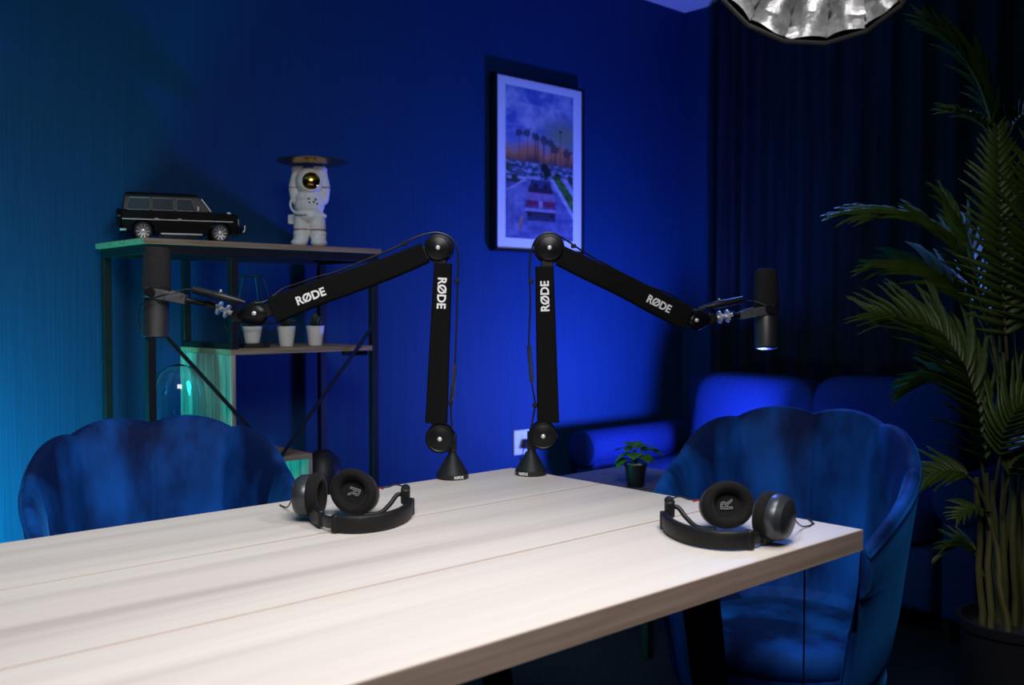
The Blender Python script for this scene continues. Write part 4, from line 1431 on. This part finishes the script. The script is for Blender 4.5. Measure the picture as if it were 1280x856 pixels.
random.seed(21)
for x0, y0, x1, y1, dy0, dy1 in ((1229, 778, 1220, 596, -.03, -.05), (1240, 778, 1232, 590, -.05, -.02), (1250, 778, 1240, 600, .02, .05), (1262, 778, 1238, 640, -.06, .0), (1248, 778, 1268, 560, .05, .02),
                                 (1270, 778, 1262, 500, .0, -.02), (1276, 778, 1272, 470, .04, .06), (1284, 778, 1279, 600, -.04, -.05), (1256, 778, 1252, 440, .0, .02)):
    a, b = PP(x0, y0, dy0), PP(x1, y1, dy1)
    a.z = 0.285
    n = 7
    path = [a.lerp(b, i / n) + Vector((0.004 * sin(i * 1.7), 0, 0)) for i in range(n + 1)]
    MB().tube(path, [0.0095 - 0.003 * i / n for i in range(n + 1)], 8).build('cane', M['cane'], pa)

# one leaflet: narrow, folded along the middle, drooping at the tip
def leaflet_mesh(droop):
    vs, fs = [], []
    NL = 6
    for i in range(NL + 1):
        t = i / NL
        w = 0.5 * (0.35 + 0.65 * sin(pi * min(1, t * 1.25 + 0.12))) if t < .999 else 0.02
        if t > .7:
            w = 0.5 * (1 - t) / .3 * .8 + 0.01
        z = -droop * t * t
        vs += [(-w, t, z), (0, t, z + 0.25 * w), (w, t, z)]
    for i in range(NL):
        for j in range(2):
            a = i * 3 + j
            fs.append((a, a + 1, a + 4, a + 3))
    return MB().add(vs, fs).mesh('leaflet', M['palm_leaf'], 80)


LFM = [leaflet_mesh(d) for d in (0.12, 0.3)]


def frond(pts, length, count, single, spread=0.9, width=0.011, up=(0, -0.25, 1.0), t0=0.22, asym=1.0):
    path = catmull(pts, 8)
    n = len(path)
    fr = MB().tube(path, [0.0042 - 0.0034 * i / (n - 1) for i in range(n)], 6).build('frond', M['cane'], pa)
    inv = []
    for k in range(count):
        f = t0 + (1 - t0) * (k + .5) / count
        x = f * (n - 1)
        i = min(int(x), n - 2)
        p = path[i].lerp(path[i + 1], x - i)
        t = (path[min(i + 2, n - 1)] - path[max(i - 1, 0)]).normalized()
        u = Vector(up)
        u = (u - t * u.dot(t)).normalized()
        s = t.cross(u)
        ff = (f - t0) / (1 - t0)
        L = length * (0.55 + 0.45 * sin(pi * (0.15 + 0.75 * ff))) * (1 - 0.45 * ff ** 3)
        for sg in (-1, 1):
            an = spread * (1 - 0.55 * ff) + random.uniform(-.07, .07)
            d = (t * cos(an) + s * (sg * sin(an)) + u * (0.16 + random.uniform(-.10, .10))).normalized()
            lu = (u - d * u.dot(d)).normalized()
            lx = d.cross(lu)
            LL = 1.05 * L * random.uniform(.92, 1.08) * (asym if sg > 0 else 1)
            m = Matrix((lx * width * 0.85 * random.uniform(.85, 1.15), d * LL, lu * LL)).transposed().to_4x4()
            m.translation = p
            inv.append(m)
    if single:
        for m in inv:
            inst('leaflet', LFM[random.random() < .5], fr, m)
    else:
        mb = MB()
        for m in inv:
            me = LFM[random.random() < .5]
            mb.add([v.co for v in me.vertices], [tuple(q.vertices) for q in me.polygons], 0, m)
        lo = mb.build('leaflets', M['palm_leaf'], fr, smooth=80)
        lo['kind'] = 'stuff'
    return fr


Q = PP
# the frond pointing up at the top left, curling over
frond([Q(1246, 440, .02), Q(1240, 300, .02), Q(1236, 200, .03), Q(1222, 130, .03), Q(1192, 75, .02), Q(1150, 34, 0)], 0.155, 19, True, t0=.50, up=(0.7, -.2, .8))
# short blue tipped frond
frond([Q(1246, 320, 0), Q(1243, 210, 0), Q(1228, 168, -.02), Q(1205, 150, -.05), Q(1178, 142, -.08)], 0.09, 12, True, t0=.5)
frond([Q(1246, 330, .03), Q(1246, 220, .02), Q(1255, 165, 0), Q(1276, 142, -.05), Q(1305, 135, -.08)], 0.11, 12, False, t0=.5)
# broad upright frond facing the room
frond([Q(1255, 450, -.02), Q(1249, 380, -.04), Q(1243, 300, -.05), Q(1240, 230, -.05), Q(1237, 165, -.03)], 0.125, 27, True, spread=1.2, up=(0.1, -1, .1), t0=.12, width=.021)
# its neighbour at the frame edge
frond([Q(1285, 440, -.02), Q(1283, 360, -.05), Q(1284, 290, -.06), Q(1290, 220, -.05), Q(1300, 150, -.02)], 0.15, 26, False, spread=1.15, up=(-.1, -1, .1), t0=.12, width=.021)
# long arch to the left, tips lit blue
frond([Q(1246, 470, .0), Q(1225, 390, .02), Q(1196, 325, .04), Q(1150, 285, .06), Q(1100, 272, .08), Q(1048, 272, .10)], 0.15, 22, True, t0=.30, up=(.2, -.3, 1), width=.012)
frond([Q(1246, 480, .03), Q(1220, 400, .10), Q(1180, 355, .14), Q(1135, 335, .18), Q(1090, 335, .22)], 0.16, 18, False, t0=.30, up=(.1, -.5, .8), width=.014)
# lower left arch, over the chair
frond([Q(1234, 640, -.04), Q(1225, 578, -.06), Q(1210, 505, -.08), Q(1188, 447, -.09), Q(1150, 408, -.08), Q(1085, 392, -.06)], 0.205, 28, True, t0=.20, spread=1.0, up=(.55, -.75, .45), width=.0105)
# low fronds
frond([Q(1236, 640, -.05), Q(1215, 600, -.06), Q(1185, 590, -.05), Q(1150, 600, -.03), Q(1128, 622, 0)], 0.12, 16, True, t0=.3, up=(0, -.5, 1))
frond([Q(1240, 620, -.04), Q(1248, 570, -.08), Q(1258, 530, -.12), Q(1280, 500, -.14), Q(1310, 490, -.14)], 0.15, 18, True, t0=.25, up=(-.3, -.6, .8), width=.013)
frond([Q(1250, 640, -.03), Q(1262, 590, -.08), Q(1285, 570, -.12), Q(1320, 572, -.14)], 0.14, 14, False, t0=.3, up=(-.2, -.6, 1))
frond([Q(1235, 660, -.04), Q(1228, 640, -.08), Q(1212, 636, -.10), Q(1196, 646, -.12)], 0.07, 8, True, t0=.3)
frond([Q(1230, 720, -.02), Q(1218, 690, -.03), Q(1200, 680, -.02), Q(1180, 690, 0)], 0.09, 10, False, t0=.3)
frond([Q(1262, 520, 0), Q(1240, 430, .08), Q(1215, 360, .14), Q(1200, 300, .18), Q(1170, 245, .2)], 0.14, 18, False, t0=.35, up=(.4, -.6, .6))
frond([Q(1270, 480, .05), Q(1262, 380, .12), Q(1268, 300, .18), Q(1290, 240, .2)], 0.15, 18, False, t0=.3, up=(-.2, -.8, .5))
frond([Q(1242, 560, 0), Q(1215, 500, .08), Q(1180, 475, .14), Q(1140, 480, .18)], 0.15, 16, False, t0=.3, up=(.1, -.5, 1))

# ------------------------------------------------------------------ softbox hanging over the table end
sbx = thing('softbox_lamp', SOFT_C, 0, 'silver-lined softbox lamp with black rim hanging above the right end of the table', 'lamp')
SM_ = frame_to(-SOFT_AX)                    # local z points into the dome
NR = 16
RO, DP = 0.165, 0.135
shell_o = MB()
prof = [(RO, 0.0), (RO * .97, DP * .28), (RO * .86, DP * .55), (RO * .66, DP * .78), (RO * .40, DP * .93), (RO * .14, DP)]


def rib_pt(r, z, a):
    return SM_ @ Vector((r * cos(a), r * sin(a), z))


rings = []
for r, z in prof:
    rings.append([rib_pt(r + 0.006, z + 0.004, 2 * pi * k / NR) for k in range(NR)])
shell_o.loft(rings, cap=False)
rings2 = [[rib_pt(r + 0.003, z + 0.002, 2 * pi * k / NR) for k in range(NR)] for r, z in prof]
shell_o.loft(rings2, cap=False)
shell_o.loft([rings[-1], rings2[-1]], cap=True)
shell_o.build('outer_shell', M['softbox_black'], sbx, smooth=0)
# silver gores: each panel sags between its ribs, quilted in steps
for k in range(NR):
    g = MB()
    NS, NW = 10, 6
    vs, fs = [], []
    for i in range(NS + 1):
        f = i / NS * (len(prof) - 1)
        j = min(int(f), len(prof) - 2)
        r = prof[j][0] + (prof[j + 1][0] - prof[j][0]) * (f - j)
        z = prof[j][1] + (prof[j + 1][1] - prof[j][1]) * (f - j)
        for w in range(NW + 1):
            q = w / NW
            a = 2 * pi * (k + q) / NR
            chord = cos(pi / NR) / cos(pi / NR * (2 * q - 1))
            sag = 0.0075 * sin(pi * q) * (1 if i else 0.3) + 0.003 * sin(pi * q) * sin(i * pi)
            quilt = 0.0075 * abs(sin(pi * (i / 2.5 + q * .7 + k * .37)))
            vs.append(rib_pt(r * chord - sag - quilt, z, a))
    n = NW + 1
    for i in range(NS):
        for w in range(NW):
            a = i * n + w
            fs.append((a, a + 1, a + n + 1, a + n))
    g.add(vs, fs)
    g.build('silver_panel', M['softbox_silver'], sbx, smooth=25)
rim = [rib_pt(RO + 0.003, -0.002, 2 * pi * k / NR) for k in range(NR)]
MB().tube(rim, 0.0042, 8, closed=True).build('rim', M['softbox_black'], sbx, smooth=0)
MB().lathe([(0.030, DP + 0.002), (0.036, DP + 0.006), (0.036, DP + 0.12), (0.025, DP + 0.13), (0, DP + 0.13)], 24, SM_).build('lamp_head', M['black_plastic'], sbx, smooth=30)
hd_ = SM_ @ Vector((0, 0, DP + 0.10))
MB().tube([hd_, (hd_.x, hd_.y, CEIL - SOFT_C.z - 0.012)], 0.008, 10).build('drop_pole', M['black_steel'], sbx)
MB().lathe([(0.04, -0.012), (0.045, 0), (0, 0)], 20, Matrix.Translation((hd_.x, hd_.y, CEIL - SOFT_C.z))).build('ceiling_plate', M['black_steel'], sbx)
